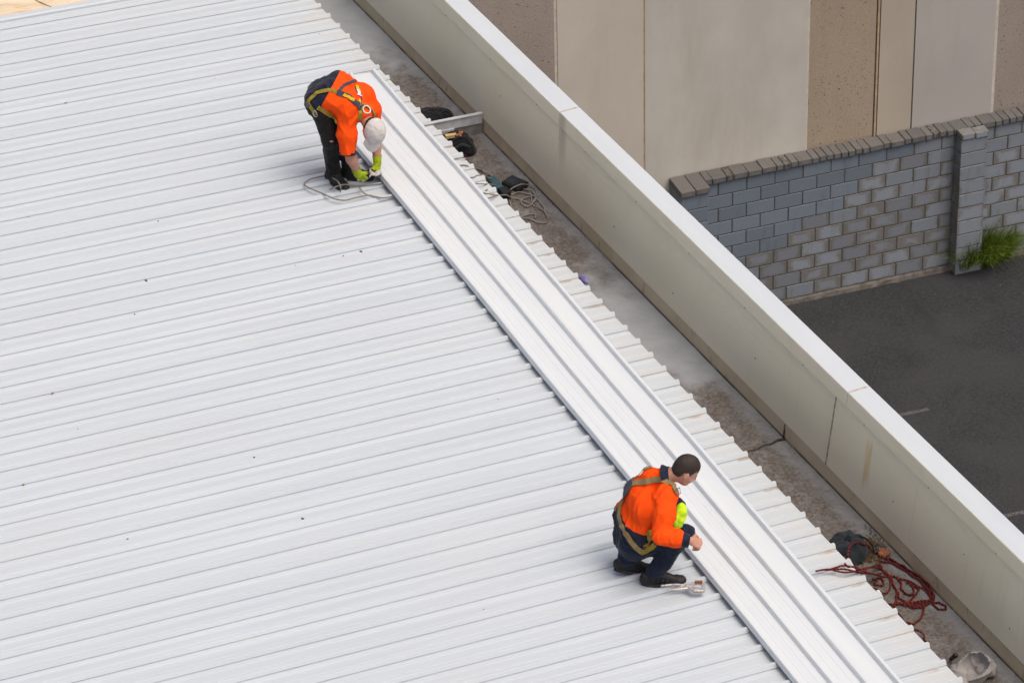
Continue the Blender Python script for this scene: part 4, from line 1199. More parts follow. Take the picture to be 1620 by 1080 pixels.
    farL = lambda c: np.linalg.norm(c - J['wrL']) > .10
    piece('shirt', 'orange', [(wq, -wn, isarm), (cuffR, dR, farR), (cuffL, dL, farL)])
    piece('shirt_tail', 'navy', [(wq, wn, None), (J['hipR'] - A3(0, 0, .035), A3(0, 0, -1), None), (J['elR'] - A3(.09, 0, 0), A3(1, 0, 0), lambda c: not isarm(c))])
    for c0, d0, r0, r1 in ((cuffR, dR, .056, .044), (cuffL, dL, .052, .044)):
        cf = chain([c0 - d0 * .004, c0 + d0 * .058], [r0 + .003, r1 + .003], .01)
        solid('sleeve_cuff', Cloth(cf, .003, 6, 40), cf, .006, 'navy', per, [(c0 + d0 * .052, d0), (c0 - d0 * .002, -d0)])
    n0 = J['neck']; nd = nrm(hd - hu * .05 - n0)
    co = [cap(n0 + nd * .006, n0 + nd * .040, .100, .078, .02)]
    solid('collar', Cloth(co, .004, 5), co, .007, 'navy', per, [(n0 + nd * .042, nrm(nd + hf * .30)), (n0 + nd * .002, -nd)], thick=.003)
    for a, fd, kn, tip in (('ankR', fR, 'kneeR', 0), ('ankL', fL, 'kneeL', 1)):
        A = J[a]; sd_ = A3(-fd[1], fd[0], 0); base = A * A3(1, 1, 0)
        lift = .035 if tip else 0.0              # the rear heel is off the roof
        up_ = A3(0, 0, 1)
        fdt = nrm(fd - up_ * (lift / .16)); upt = nrm(up_ + fd * (lift / .16)); base = base + A3(0, 0, lift * 1.0)
        bt = [cap(A + (J[kn] - A) * .06, A - A3(0, 0, .02), .058, .054, .03), cap(A - A3(0, 0, .035), base + upt * .058 + fdt * .11, .052, .038, .03), cap(base + upt * .045 - fdt * .05, base + upt * .042 + fdt * .15, .042, .040, .02),
              ell(base + fdt * .185 + upt * .046, [fdt, sd_, upt], (.062, .049, .036), .02), ell(base - fdt * .07 + upt * .055, [fdt, sd_, upt], (.045, .043, .055), .02)]
        ob = solid('boot', Cloth(bt, .003, 8, 40), bt, .007, 'boot', per, [(base + upt * .024, -upt)])
        V = []; n = 28
        for z, gs in ((.001, 1.0), (.026, 1.02)):
            for i in range(n):
                t = 2 * math.pi * i / n; xx = math.cos(t); yy = math.sin(t)
                V.append(base + fdt * (.066 + .165 * xx) + sd_ * (.047 * yy * gs) + upt * z)
        Fs = [(i, (i + 1) % n, n + (i + 1) % n, n + i) for i in range(n)] + [tuple(range(n))[::-1], tuple(range(n, 2 * n))]
        link('sole', mesh('sole', V, Fs), MAT['sole'], ob, None)
        if not tip:
            for k in range(3):
                P = [base + fdt * (.020 + .034 * k + .014 * t) - sd_ * (.048 - .006 * t) + upt * (.048 + .030 * t) for t in (0, .5, 1)]
                link('stitched_panel', tube(P, .0035, 'stitched_panel', 5), MAT['web_grey'], ob, None)
            for k in range(4):
                P = [base + fdt * (.072 + .020 * k) + sd_ * (.030 * q) + upt * (.110 - .0085 * k - .018 * q * q) for q in (-1, -.5, 0, .5, 1)]
                link('lace', tube(P, .003, 'lace', 5), MAT['web_grey'], ob, None)
    W = J['wrL']; gl = hand(W, *hLa, curl=.5, s=1.16, thumb=.4, infl=.006) + [cap(W - dL * .004, W + nrm(hLa[0]) * .03, .040, .043, .015)]
    solid('glove', Cloth(gl, .0015, 4, 60), gl, .0048, 'lime2', per)
    # short hair: a close cap of hair above the ears and down the nape
    R = np.array([hf, hr, hu])
    hm = [ell(hd + hu * .015 - hf * .004, R, (.103, .081, .101), .02), ell(hd - hf * .045 - hu * .035, R, (.053, .066, .058), .02)]
    fh = Cloth(hm, .0012, 9, 90)
    me = mesh('hair', *surface(fh, hm, .0055), True)
    bm = bmesh.new(); bm.from_mesh(me)
    dele = []
    for f in bm.faces:
        v = np.array(f.calc_center_median()) - hd; a, s_, d = np.dot(v, hf), abs(np.dot(v, hr)), np.dot(v, hu)
        line = .040 + .016 * math.sin(s_ * 60) if a > .055 else (-.012 if a > .012 else (-.005 if a > -.03 else -.075))
        if a > .03 and a <= .055: line = -.045 + .085 * (a - .012) / .043 + .012
        if d < line: dele.append(f)
    bmesh.ops.delete(bm, geom=dele, context='FACES'); bm.to_mesh(me); bm.free()
    ho = link('hair', me, MAT['hair'], per, None)
    for sg in (1, -1):
        bq = [cap(hd + hf * .098 + hr * sg * .018 - hu * .004, hd + hf * .086 + hr * sg * .046 - hu * .004, .0055, .004, .004)]
        link('eyebrow', mesh('eyebrow', *surface(Cloth(bq), bq, .003), True), MAT['hair'], per, None)
    hs = empty('harness', feet, None); hs.parent = per; hs.location = (0, 0, 0)
    def fo(Q): return np.minimum(fsh(Q), ftr(Q))
    st = lambda nm, pts, wd, mt, **kw: strap(nm, fo, pts, wd, mt, hs, near, **kw)
    st('shoulder_strap', [(1000, 765), (1010, 763), (1022, 761), (1036, 758), (1050, 759), (1060, 763), (1066, 771), (1070, 780)], .046, 'web_tan', lift=.007)
    st('shoulder_strap', [(998, 762), (1005, 756), (1013, 749), (1022, 742), (1030, 739), (1040, 738)], .046, 'web_tan', lift=.007)
    st('back_pad', [(999, 760), (996, 768), (991, 777), (988, 785)], .085, 'web_grey', lift=.008, thick=.008, wid2=.07)
    st('side_strap', [(991, 776), (986, 785), (983, 796), (981, 808), (980, 818), (985, 832), (991, 844), (998, 855), (1007, 866), (1016, 873)], .040, 'web_tan', lift=.007)
    st('side_strap', [(985, 780), (979, 789), (975, 800), (974, 808)], .036, 'web_tan', lift=.006)
    st('thigh_strap', [(1014, 873), (1021, 871), (1029, 866), (1036, 860)], .042, 'web_olive', lift=.007)
    st('hip_strap', [(1031, 843), (1028, 850), (1024, 857), (1021, 864)], .050, 'web_olive', lift=.008)
    c = hit(fo, 999, 757, near)
    if c is not None:
        N = grad(fo, c[None], .01)[0]; tl = nrm(A3(0, 0, 1) - N * N[2]); ts = np.cross(N, tl)
        P = [c + N * (.02 + .012 * math.cos(t)) + tl * (.030 * math.cos(t) + .012) + ts * .028 * math.sin(t) for t in np.linspace(0, 2 * math.pi, 18)[:-1]]
        link('dee_ring', tube(P, .005, 'dee_ring', 6, True), MAT['steel'], hs, None)
    for px in ((1022, 861), (1071, 777)):
        c = hit(fo, *px, near)
        if c is None: continue
        N = grad(fo, c[None], .01)[0]; tl = nrm(A3(.2, 0, 1) - N * np.dot(A3(.2, 0, 1), N)); ts = np.cross(N, tl)
        P = [c + N * .012 + tl * .022 * (1 if q in (0, 3) else -1) + ts * .026 * (1 if q < 2 else -1) for q in range(4)]
        link('buckle', tube(P, .004, 'buckle', 5, True), MAT['galv_dark'], hs, None)
    return J, per
JC, PER2 = person_crouched()

# ------------------------------------------------------------------ tools
def plate(poly, z0, z1, hole=None):
    """a flat plate from a 2D outline with an optional hole of the same point count"""
    b = MB(); n = len(poly)
    if hole is None:
        V = [(x, y, z0) for x, y in poly] + [(x, y, z1) for x, y in poly]
        return b.add(V, [(i, (i + 1) % n, n + (i + 1) % n, n + i) for i in range(n)] + [tuple(range(n))[::-1], tuple(range(n, 2 * n))])
    V = [(x, y, z) for P, z in ((poly, z0), (poly, z1), (hole, z0), (hole, z1)) for x, y in P]
    F = []
    for i in range(n):
        j = (i + 1) % n
        F += [(i, j, n + j, n + i), (2 * n + j, 2 * n + i, 3 * n + i, 3 * n + j), (n + i, n + j, 3 * n + j, 3 * n + i), (j, i, 2 * n + i, 2 * n + j)]
    return b.add(V, F)
def clamp(origin, ex, ey, ez, label, s=1.0):
    """locking sheet clamp: two handles, adjusting screw, pivot plate, square jaw with a wide flat pad"""
    R = np.array([ex, ey, ez]).T
    e = empty('locking_clamp', origin, label, 'clamp', 'locking clamps used on the new sheets')
    def put(name, mb, mat, bev=.0015, seg=1):
        V = (np.array(mb.V) * s) @ R.T + np.array(origin)
        me = mesh(name, V, mb.F); fix_normals(me, bev * s, seg) if bev else fix_normals(me)
        return link(name, me, MAT[mat], e, None)
    T = lambda P: [np.array(origin) + R @ (np.array(q) * s) for q in P]
    jaw = [(.095, -.052), (.165, -.048), (.172, -.030), (.172, .034), (.158, .050), (.100, .052), (.062, .022), (.062, -.018)]
    hol = [(.108, -.012), (.150, -.010), (.154, -.004), (.154, .026), (.147, .034), (.110, .035), (.096, .020), (.096, -.004)]
    put('jaw', plate(jaw, .006, .024, hol), 'tool', .003)
    put('jaw_pad', MB().box((.098, -.055, .020), (.164, -.010, .030)), 'tool', .003)
    put('jaw_tip', MB().box((.110, .030, .022), (.158, .046, .040)), 'copper', .003)
    hd = tube(T(catmull([(-.085, .018, .012), (-.045, .024, .014), (0, .020, .018), (.05, .012, .018), (.085, .004, .016)], 5)), np.linspace(.0075, .0105, 21) * s, 'upper_handle', 7)
    link('upper_handle', hd, MAT['tool'], e, None)
    hd = tube(T(catmull([(-.072, -.016, .008), (-.035, -.022, .009), (.02, -.016, .012), (.07, -.006, .014)], 5)), np.linspace(.006, .009, 16) * s, 'lower_handle', 7)
    link('lower_handle', hd, MAT['tool'], e, None)
    link('release_lever', tube(T([(-.02, .001, .016), (.025, .004, .018), (.055, .004, .018)]), .004 * s, 'release_lever', 6), MAT['steel'], e, None)
    link('screw_knob', tube(T([(-.108, .014, .011), (-.095, .016, .012), (-.083, .018, .012)]), np.array([.010, .010, .006]) * s, 'screw_knob', 8), MAT['steel'], e, None)
    link('rivet', tube(T([(.052, .004, -.002), (.052, .004, .030)]), .007 * s, 'rivet', 8), MAT['steel'], e, None)
    return e
UP = A3(0, 0, 1)
o = at(1072, 931, 0.044)
ax = nrm(at(1112, 922, 0.036) - at(1058, 921, 0.036)); ax = nrm(ax - UP * ax[2])
clamp(o, ax, np.cross(UP, ax), UP, 'scuffed locking clamp lying on the roof beside the crouching worker\'s boot', 1.2)
hr_, hl_ = JB['wrR'], JB['wrL']
gx = nrm((hl_ - hr_) * A3(1, 1, 0.2)); gz = nrm(A3(-.2, -.5, .85)); gz = nrm(gz - gx * np.dot(gz, gx))
o = at(579, 281, 0.115)
clamp(o, gx, np.cross(gz, gx), gz, 'locking clamp held in both lime gloves of the bent over worker', 1.0)

# ------------------------------------------------------------------ ropes
def cord(name, pts, Z, r, mat, n=8, parent=None, wob=0.0, seed=0):
    """a cord lying through picture points; Z is one height or one per point"""
    rr = random.Random(seed)
    P = []
    for i, q in enumerate(pts):
        z = q[2] if len(q) > 2 else Z
        p = at(q[0], q[1], z)
        P.append(p)
    C = catmull(P, n)
    if wob:
        k = np.arange(len(C)); C[:, 2] += wob * np.abs(np.sin(k * .37 + seed)); C[:, 0] += wob * np.sin(k * .5 + seed * 2); C[:, 1] += wob * np.sin(k * .43 + seed)
    return link(name, tube(C, r, name, 7), MAT[mat], parent, None)
Zr = RIB_H + .010
o = cord('rope', [(634, 306, .014), (624, 310, .03), (606, 313), (593, 311), (585, 309), (575, 310), (562, 313), (545, 317), (528, 314), (510, 306), (495, 300), (483, 294), (482, 290), (490, 284), (505, 280), (517, 278.5), (527, 282, .09), (535, 288, .135), (539, 297, .11), (538, 304, .06)], Zr, .0066, 'rope')
tag(o, 'grey rope looped on the white roof round the bent over worker\'s boot', 'rope', 'ropes on the roof and in the gutter')
strand = cord('rope_strand', [(522, 300, Zr), (530, 296, .10), (545, 292, .09), (560, 294, .06), (575, 293, .055), (590, 292, Zr), (604, 290, .04), (615, 287, .014)], Zr, .0066, 'rope', parent=o)
cord('rope_strand', [(569, 297), (574, 304), (583, 309), (592, 312)], Zr, .0066, 'rope', parent=o)

GF = GUT_Z + .012
def gray_coil():
    o = cord('rope', [(706, 255, .012), (722, 251, .012), (734, 250, .03), (741, 253, -.02), (755, 264, GF), (768, 274, GF), (776, 282, GF), (778, 292, GF + .04), (773, 299, .02), (767, 302, .03)], 0, .0062, 'rope')
    tag(o, 'tangled grey rope in the gutter under the top end of the new sheets', 'rope', 'ropes on the roof and in the gutter')
    P = lambda pts, z=GF, s=1: cord('rope_strand', pts, z, .006, 'rope', parent=o, wob=.004, seed=s)
    P([(712, 268, .012), (724, 265, .012), (732, 262, .045), (744, 262, 0.0), (757, 268, -.05), (770, 276, GF), (781, 287, GF), (790, 299, GF), (800, 308, GF), (806, 318, GF), (809, 327, GF)], s=2)
    P([(728, 287, .012), (741, 284, .012), (748, 281, .045), (757, 278, .02), (768, 279, -.03), (777, 284, -.1), (785, 290, GF), (796, 303, GF)], s=3)
    P([(736, 296, .012), (750, 292, .012), (758, 291, .045), (768, 292, .01), (780, 292, -.06), (790, 297, GF)], s=4)
    P([(750, 305, .012), (764, 306, .012), (772, 307, .045), (782, 309, .015), (797, 309, -.10), (812, 312, GF), (826, 318, GF), (840, 323, GF), (846, 327, GF)], s=5)
    P([(757, 319, .012), (771, 315, .012), (778, 312, .045), (788, 309, 0.0), (802, 310, -.12), (818, 315, GF), (834, 313, GF), (842, 310, GF)], s=6)
    P([(806, 303, GF), (812, 297, GF + .03), (822, 293, GF + .05), (833, 292, GF + .03), (842, 296, GF), (848, 304, GF), (848, 314, GF), (843, 320, GF), (840, 312, GF), (838, 303, GF), (830, 300, GF)], s=7)
    P([(829, 300, GF), (838, 300, GF), (845, 306, GF), (846, 315, GF), (842, 322, GF), (833, 327, GF), (826, 324, GF), (825, 317, GF), (832, 312, GF)], s=8)
    P([(822, 343, GF), (832, 341, GF), (841, 339, GF), (848, 340, GF), (846, 345, GF)], s=9)
    P([(822, 344, GF), (835, 346, GF), (846, 350, GF), (856, 353, GF), (864, 352, GF), (867, 347, GF), (863, 338, GF), (856, 331, GF), (848, 327, GF)], s=10)
    P([(809, 309, GF), (820, 305, GF), (834, 307, GF), (848, 313, GF), (858, 325, GF), (864, 338, GF)], s=11)
    P([(716, 266, .012), (729, 263, .012), (736, 262, .045), (746, 266, .0), (758, 270, -.08), (772, 281, GF), (781, 293, GF)], s=12)
    P([(741, 256, -.02), (752, 262, -.1), (764, 269, GF), (775, 276, GF), (783, 285, GF)], s=13)
gray_coil()
def red_coil():
    r = .0072
    o = cord('rope', [(1291, 903, Zr + .05), (1300, 901, Zr), (1312, 900, Zr), (1325, 903, Zr), (1338, 905, Zr), (1352, 903, Zr), (1366, 899, 0.0), (1380, 897, -.08), (1392, 899, GF), (1402, 905, GF), (1408, 914, GF), (1409, 924, GF), (1406, 934, GF), (1398, 938, GF + .02), (1389, 933, GF + .03), (1383, 930, GF + .06), (1382, 936, GF + .05), (1388, 946, GF), (1400, 953, GF), (1410, 955, GF)], 0, r, 'rope_red')
    tag(o, 'tangled red and black rope heaped in the gutter near the dark round bag', 'rope', 'ropes on the roof and in the gutter')
    P = lambda pts, z=GF, s=1: cord('rope_strand', pts, z, r, 'rope_red', parent=o, wob=.005, seed=s)
    P([(1306, 902, Zr + .012), (1320, 898, Zr), (1335, 895, Zr), (1350, 897, Zr), (1364, 903, Zr), (1380, 908, -.06), (1396, 912, GF), (1410, 912, GF), (1425, 915, GF), (1440, 920, GF), (1455, 928, GF), (1468, 937, GF), (1474, 948, GF)], s=2)
    P([(1310, 901, Zr), (1326, 900, Zr), (1345, 902, Zr), (1362, 906, .0), (1378, 907, -.1), (1394, 908, GF)], s=3)
    P([(1335, 880, GF + .12), (1335, 890, .0), (1341, 896, Zr), (1352, 897, Zr), (1366, 902, Zr), (1378, 897, -.05), (1390, 893, GF), (1396, 898, GF)], s=4)
    P([(1342, 882, GF + .15), (1343, 868, GF + .19), (1349, 860, GF + .17), (1360, 858, GF + .13), (1370, 862, GF + .08), (1380, 870, GF), (1391, 877, GF), (1400, 882, GF), (1412, 887, GF), (1424, 894, GF), (1436, 902, GF), (1448, 909, GF), (1458, 916, GF), (1468, 926, GF), (1474, 937, GF), (1475, 948, GF)], s=5)
    P([(1388, 886, GF), (1397, 882, GF), (1408, 884, GF + .02), (1420, 890, GF + .02), (1432, 897, GF + .02), (1446, 906, GF + .02), (1458, 914, GF + .02), (1470, 926, GF + .02), (1476, 938, GF + .02), (1476, 950, GF + .01), (1466, 956, GF), (1450, 958, GF), (1434, 957, GF), (1420, 953, GF), (1416, 959, GF)], s=6)
    P([(1390, 889, GF), (1402, 888, GF), (1416, 893, GF), (1430, 901, GF), (1444, 911, GF), (1456, 920, GF), (1467, 932, GF), (1472, 944, GF)], s=7)
    P([(1392, 892, GF), (1396, 903, GF), (1404, 909, GF), (1418, 913, GF), (1424, 920, GF), (1426, 930, GF), (1432, 938, GF), (1442, 940, GF), (1446, 934, GF), (1442, 926, GF), (1434, 920, GF)], s=8)
    P([(1405, 909, GF), (1412, 920, GF), (1417, 932, GF), (1419, 943, GF), (1416, 952, GF), (1410, 957, GF)], s=9)
    P([(1420, 936, GF), (1424, 946, GF), (1434, 953, GF), (1448, 955, GF), (1462, 953, GF), (1473, 950, GF), (1480, 953, GF), (1488, 954, GF), (1495, 958, GF), (1497, 962, GF), (1490, 964, GF), (1481, 961, GF), (1476, 954, GF)], s=10)
    P([(1410, 958, GF), (1424, 955, GF), (1440, 953, GF), (1456, 951, GF), (1470, 948, GF)], s=11)
    P([(1461, 954, GF), (1461, 966, GF), (1456, 978, GF), (1448, 985, GF), (1438, 986, GF), (1428, 980, GF), (1422, 970, GF)], s=12)
    P([(1440, 926, GF), (1450, 928, GF), (1453, 934, GF), (1448, 940, GF), (1438, 941, GF)], s=13)
    P([(1381, 918, GF), (1390, 914, GF), (1399, 920, GF), (1393, 926, GF), (1383, 923, GF), (1387, 917, GF)], s=14)
    P([(1440, 998, GF), (1450, 996, GF + .02), (1458, 1001, GF + .02), (1463, 1009, GF), (1465, 1018, GF)], s=15)
    P([(1447, 940, GF), (1442, 948, GF), (1438, 956, GF), (1446, 961, GF), (1458, 960, GF), (1468, 956, GF)], s=16)
    for px in ((1342, 886), (1389, 936)):
        c = at(px[0], px[1], GF + .10); q = [cap(c, c + A3(.02, -.03, -.04), .018, .013, .01)]
        link('rope_end', mesh('rope_end', *surface(Cloth(q), q, .006), True), MAT['white_label'], o, None)
red_coil()

# ------------------------------------------------------------------ bags and other things in the gutter
def soft(name, prims, h, mat, label, cat, amp=.01, seed=1, freq=26, group=None, cuts=(), thick=0):
    X, F = surface(Cloth(prims, amp, seed, freq), prims, h)
    me = mesh(name, X, F, True)
    if cuts:
        bm = bmesh.new(); bm.from_mesh(me)
        for co, no in cuts: bmesh.ops.bisect_plane(bm, geom=bm.verts[:] + bm.edges[:] + bm.faces[:], plane_co=Vector(co), plane_no=Vector(no), clear_outer=True)
        bm.to_mesh(me); bm.free()
    o = link(name, me, MAT[mat])
    if thick:
        so = o.modifiers.new('thickness', 'SOLIDIFY'); so.thickness = thick; so.offset = -1
    return tag(o, label, cat, group)
def P3(x, y, dz): return at(x, y, GUT_Z + dz)
I3 = np.eye(3)
c = P3(691, 188, .05)
o = soft('tool_bag', [ell(c + A3(-.03, .05, 0), I3, (.17, .15, .075), .05), ell(c + A3(.06, .02, .0), I3, (.12, .10, .06), .05), ell(c + A3(-.12, .0, 0), I3, (.1, .1, .06), .05)], .011, 'bag', 'flat black nylon bag behind the gutter divider', 'bag', .012, 3, group='black bags in the gutter')
for k, q in enumerate(((683, 187), (697, 184))):
    p = P3(q[0], q[1], .10)
    link('handle', tube(catmull([p, p + A3(.04, .03, .03), p + A3(.09, .03, .01), p + A3(.11, -.02, -.02)], 5), .009, 'handle', 6), MAT['bag'], o, None)
c = P3(727, 226, .07)
o = soft('tool_bag', [ell(c, I3, (.12, .15, .105), .05), ell(c + A3(-.06, .05, -.02), I3, (.11, .12, .08), .05), ell(c + A3(.03, -.09, -.03), I3, (.09, .09, .07), .05)], .010, 'bag', 'bulging black bag slumped in the gutter in front of the divider', 'bag', .016, 5, 22, group='black bags in the gutter')
p = P3(729, 222, .17)
link('handle', tube(catmull([p + A3(-.08, .02, -.02), p + A3(-.03, .0, .03), p + A3(.03, -.03, .03), p + A3(.07, -.06, -.03)], 5), .010, 'handle', 6), MAT['bag'], o, None)
link('flap', tube(catmull([p + A3(-.09, -.05, -.05), p + A3(-.02, -.07, -.01), p + A3(.05, -.09, -.04)], 5), .014, 'flap', 6), MAT['bag_slate'], o, None)
a = P3(704, 216.5, .17); b2 = P3(722, 214, .17); d = nrm(b2 - a); n = np.cross(UP, d)
mb = MB(); L = np.linalg.norm(b2 - a)
mb.box((0, -.02, -.018), (L, .02, .018), np.array([d, n, UP]).T, a)
tag(link('timber_offcut', fix_normals(mb.make('timber_offcut'), .003), MAT['timber']), 'short pale timber offcut lying on the black bag by the divider', 'timber offcut')
c = P3(727, 214, .18)
soft('rusty_bracket', [cap(c + A3(-.03, 0, 0), c + A3(.03, .01, .012), .016, .012, .01), cap(c + A3(0, -.02, 0), c + A3(.015, .035, .01), .012, .014, .01)], .006, 'copper', 'small rust brown lump lying at the end of the timber offcut', 'rusty lump', .006, 2, 60)
c = P3(731, 242, .03)
soft('magenta_rag', [ell(c, I3, (.045, .03, .018), .02), ell(c + A3(.03, -.02, 0), I3, (.03, .03, .015), .02)], .006, 'pink', 'scrap of magenta cloth peeping out under the black bag', 'rag', .006, 7, 50)
# teal drill case half hidden under the grey rope
def hardcase(name, px, dz, size, ang, mat, label, cat, bev=.008, tilt=0.0):
    c = P3(px[0], px[1], dz); a = math.radians(ang)
    ex = A3(math.cos(a), math.sin(a), tilt); ex = nrm(ex); ey = nrm(np.cross(UP, ex)); ez = np.cross(ex, ey)
    mb = MB(); s = np.array(size) / 2
    mb.box(tuple(-s), tuple(s), np.array([ex, ey, ez]).T, c)
    o = link(name, fix_normals(mb.make(name), bev, 2), MAT[mat])
    tag(o, label, cat); return o, c, (ex, ey, ez), s
o, c, (ex, ey, ez), s = hardcase('drill', (783, 293), .06, (.09, .22, .08), -3, 'teal', 'teal cordless drill half hidden under the grey rope in the gutter', 'drill', .02)
mb = MB(); mb.box((-.035, -.06, -.05), (.05, .06, .05), np.array([ex, ey, ez]).T, c + ex * .02 - ey * .15 - UP * .02); link('battery', fix_normals(mb.make('battery'), .008, 2), MAT['black_plastic'], o, None)
link('chuck', tube([c + ey * .11, c + ey * .15, c + ey * .18], np.array([.03, .027, .012]), 'chuck', 10), MAT['black_plastic'], o, None)
link('grip', tube([c - ey * .05 + ex * .03, c - ey * .17 + ex * .07], np.array([.026, .028]), 'grip', 10), MAT['black_plastic'], o, None)
o, c, (ex, ey, ez), s = hardcase('plastic_tray', (815, 291), .03, (.15, .20, .045), 24, 'black_plastic', 'flat black plastic box lying by the grey rope coil', 'box', .006, .1)
mb = MB(); mb.box((-.06, -.085, .0), (.06, .085, .006), np.array([ex, ey, ez]).T, c + ez * .022); link('lid', fix_normals(mb.make('lid'), .004), MAT['bag_slate'], o, None)
# violet rag at the roof edge
c = P3(921, 440, .10)
soft('violet_rag', [ell(c, I3, (.032, .04, .03), .03), ell(c + A3(.02, -.035, -.02), I3, (.024, .03, .022), .03), ell(c + A3(.01, .0, -.06), I3, (.02, .028, .05), .03)], .0065, 'violet', 'crumpled violet rag tucked against the rib ends at the gutter', 'rag', .014, 6, 60)
# round dark bag with radiating folds, lower in the gutter
c = P3(1341, 861, .075)
def sunbag():
    n, m = 40, 10; V = []; F = []
    for j in range(m + 1):
        q = j / m
        for i in range(n):
            th = 2 * math.pi * i / n
            fold = .016 * math.sin(th * 8 + 1.0 * math.sin(th * 2)) * math.sin(math.pi * min(1, q * 1.05)) * (0.6 + .4 * math.sin(th * 3))
            rr = .185 * q ** .85 * (1 + .10 * math.sin(th * 2 + .6) + .03 * math.sin(th * 5)) + fold * .6
            zz = .058 * (1 - q ** 2.6) + fold - .02 * math.exp(-(q / .16) ** 2) - (.072 * (q ** 6))
            V.append(c + A3(rr * math.cos(th) * .92, rr * math.sin(th) * 1.12, zz))
    for j in range(m):
        for i in range(n): F.append((j * n + i, j * n + (i + 1) % n, (j + 1) * n + (i + 1) % n, (j + 1) * n + i))
    o = link('drawstring_bag', mesh('drawstring_bag', V, F, True), MAT['bag_slate'])
    tag(o, 'round slate drawstring bag with radiating folds beside the red and black rope', 'bag')
    th = np.linspace(0, 2 * math.pi, 14)[:-1]
    link('drawstring', tube([c + A3(.022 * math.cos(t), .026 * math.sin(t), .062) for t in th], .005, 'drawstring', 5, True), MAT['bag'], o, None)
    link('strap', tube(catmull([c + A3(.10, .02, .05), c + A3(.14, -.03, .04), c + A3(.17, -.09, .0), c + A3(.16, -.15, -.05)], 5), .008, 'strap', 5), MAT['bag'], o, None)
sunbag()
c = P3(1373, 863, .03)
soft('cardboard_scrap', [ell(c + A3(.07, -.13, .0), I3, (.06, .05, .02), .02)], .007, 'copper', 'brown scrap in the dry leaves next to the round bag', 'scrap', .012, 4, 50)
# grey canvas bucket bag, open at the top
def canvas_bag():
    c = P3(1541, 1057, .10)
    ax_ = nrm(A3(-.45, -.35, .82)); u = nrm(np.cross(ax_, A3(0, 1, 0))); v = np.cross(ax_, u)
    R = np.array([u, v, ax_])
    pr = [ell(c, R, (.150, .125, .115), .03), ell(c + u * .05 - ax_ * .03, R, (.13, .12, .09), .04), ('E', c + ax_ * .085, R, A3(.122, .096, .135), .012)]
    X, F = surface(Cloth(pr, .016, 9, 24), pr, .0075)
    o = link('canvas_bag', mesh('canvas_bag', X, F, True), MAT['canvas'])
    tag(o, 'grey canvas bucket bag lying open in the gutter at the bottom of the picture', 'bag')
    q = [cap(P3(1516, 1064, .05), P3(1524, 1082, .04), .065, .05, .04), cap(P3(1510, 1056, .05), P3(1518, 1068, .04), .035, .05, .04), ell(P3(1558, 1056, .06), I3, (.09, .10, .06), .04)]
    X, F = surface(Cloth(q, .012, 9, 34), q, .009); link('loose_cloth', mesh('loose_cloth', X, F, True), MAT['canvas'], o, None)
canvas_bag()
c = P3(1507, 1041, .05)
soft('black_clip', [cap(c + A3(0, .02, -.02), c + A3(.0, -.03, .05), .016, .020, .02)], .006, 'black_plastic', 'small upright black stub standing in the gutter beside the canvas bag', 'plastic stub', .0, 1)

# dry leaves round the round bag: beyond counting
V = []; F = []; rl = random.Random(12)
for i in range(420):
    if i < 330: p = at(rl.gauss(1378, 14), rl.gauss(866, 12), GUT_Z + .006 + rl.random() * .03)
    else: p = at(rl.gauss(1362, 10), rl.gauss(884, 5), GUT_Z + .006 + rl.random() * .02)
    if p[0] > XG(p[1]) - .015 or p[0] < -.1: continue
    L = rl.uniform(.007, .021); a = rl.uniform(0, 6.28); t = rl.gauss(0, .5); w2 = L * rl.uniform(.25, .45)
    ex = A3(math.cos(a), math.sin(a), t); ey = A3(-math.sin(a), math.cos(a), rl.gauss(0, .5)); b0 = len(V)
    V += [p - ex * L, p - ey * w2 + UP * .003, p + ex * L, p + ey * w2 + UP * .003]; F.append((b0, b0 + 1, b0 + 2, b0 + 3))
o = link('dry_leaves', mesh('dry_leaves', V, F), MAT['leaf']); tag(o, 'litter of dry brown leaves round the slate bag in the gutter', kind='stuff')
MAT['leaf'].node_tree.nodes  # colours vary by position
V = []; F = []
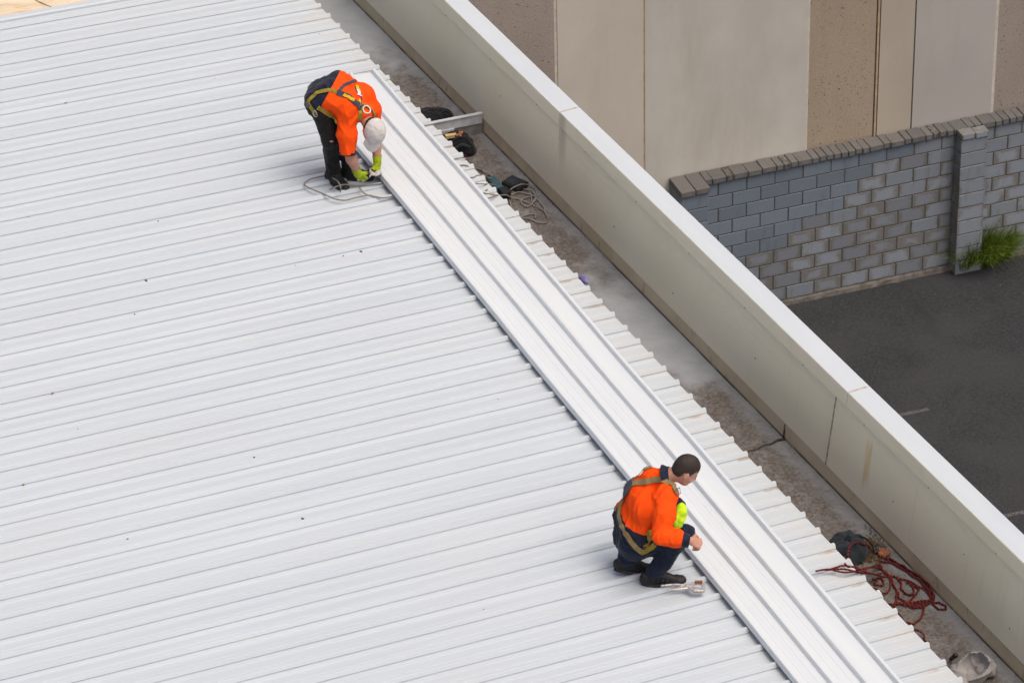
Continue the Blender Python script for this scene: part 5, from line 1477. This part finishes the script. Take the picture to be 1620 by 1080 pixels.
for i in range(700):
    Y = rl.choice([rl.uniform(-5.4, -1.2), rl.uniform(-13, -7.2)])
    X = -.02 + (XG(Y) + .0) * abs(rl.gauss(0, .42)) if rl.random() < .8 else XG(Y) - abs(rl.gauss(0, .02)) - .012
    if X > XG(Y) - .01: continue
    p = A3(X, Y, GUT_Z + .006); L = rl.uniform(.0025, .008); a = rl.uniform(0, 6.28)
    ex = A3(math.cos(a), math.sin(a), rl.gauss(0, .3)); ey = A3(-math.sin(a), math.cos(a), rl.gauss(0, .3)) * rl.uniform(.2, .6); b0 = len(V)
    V += [p - ex * L, p - ey * L + UP * .003, p + ex * L, p + ey * L + UP * .004]; F.append((b0, b0 + 1, b0 + 2, b0 + 3))
o = link('gutter_debris', mesh('gutter_debris', V, F), MAT['speck']); tag(o, 'twigs and leaf crumbs scattered on the silted gutter floor', kind='stuff')

# leaf fragments on the roof
spots = [(104, 163, 1), (409, 179, 0), (45, 343, 0), (250, 350, 2), (231, 444, 3), (246, 407, 0), (213, 497, 2), (402, 449, 0), (83, 622, 1), (571, 398, 3), (543, 405, 2), (602, 662, 3), (402, 723, 2), (37, 766, 1),
         (202, 852, 2), (123, 678, 0), (479, 820, 3), (788, 631, 0), (649, 1004, 3), (765, 963, 0), (85, 807, 2), (1144, 1010, 2), (505, 54, 0), (340, 124, 0), (467, 420, 0)]
def chip_mesh(i):
    r = random.Random(i); n = 7; V = []
    for k in range(n):
        t = 2 * math.pi * k / n; rr = r.uniform(.6, 1.1)
        V.append((rr * math.cos(t), rr * .55 * math.sin(t), .25 + .2 * r.random()))
    V += [(x * .9, y * .9, 0) for x, y, z in V] + [(0, 0, .6)]
    return mesh('leaf_fragment', V, [(k, (k + 1) % n, 2 * n) for k in range(n)] + [(n + k, n + (k + 1) % n, (k + 1) % n, k) for k in range(n)])
for m_, lab in (('speck', 'tiny dark leaf fragment lying loose on the white ribbed roof'), ('speck_tan', 'tiny tan leaf fragment lying loose on the white ribbed roof')):
    base = [chip_mesh(i + (10 if m_ == 'speck' else 0)) for i in range(3)]
    for i, (x, y, s) in enumerate(spots):
        if (s == 1) != (m_ == 'speck_tan'): continue
        p = at(x, y, .004)
        o = link('leaf_fragment', base[i % 3], MAT[m_], None, p); sc = (.007, .021, .0115, .017)[s]
        o.scale = (sc, sc, sc * .7); o.rotation_euler = (0, 0, i * 1.3)
        tag(o, lab, 'leaf fragment', 'dark leaf fragments on the roof' if m_ == 'speck' else 'tan leaf fragments on the roof')
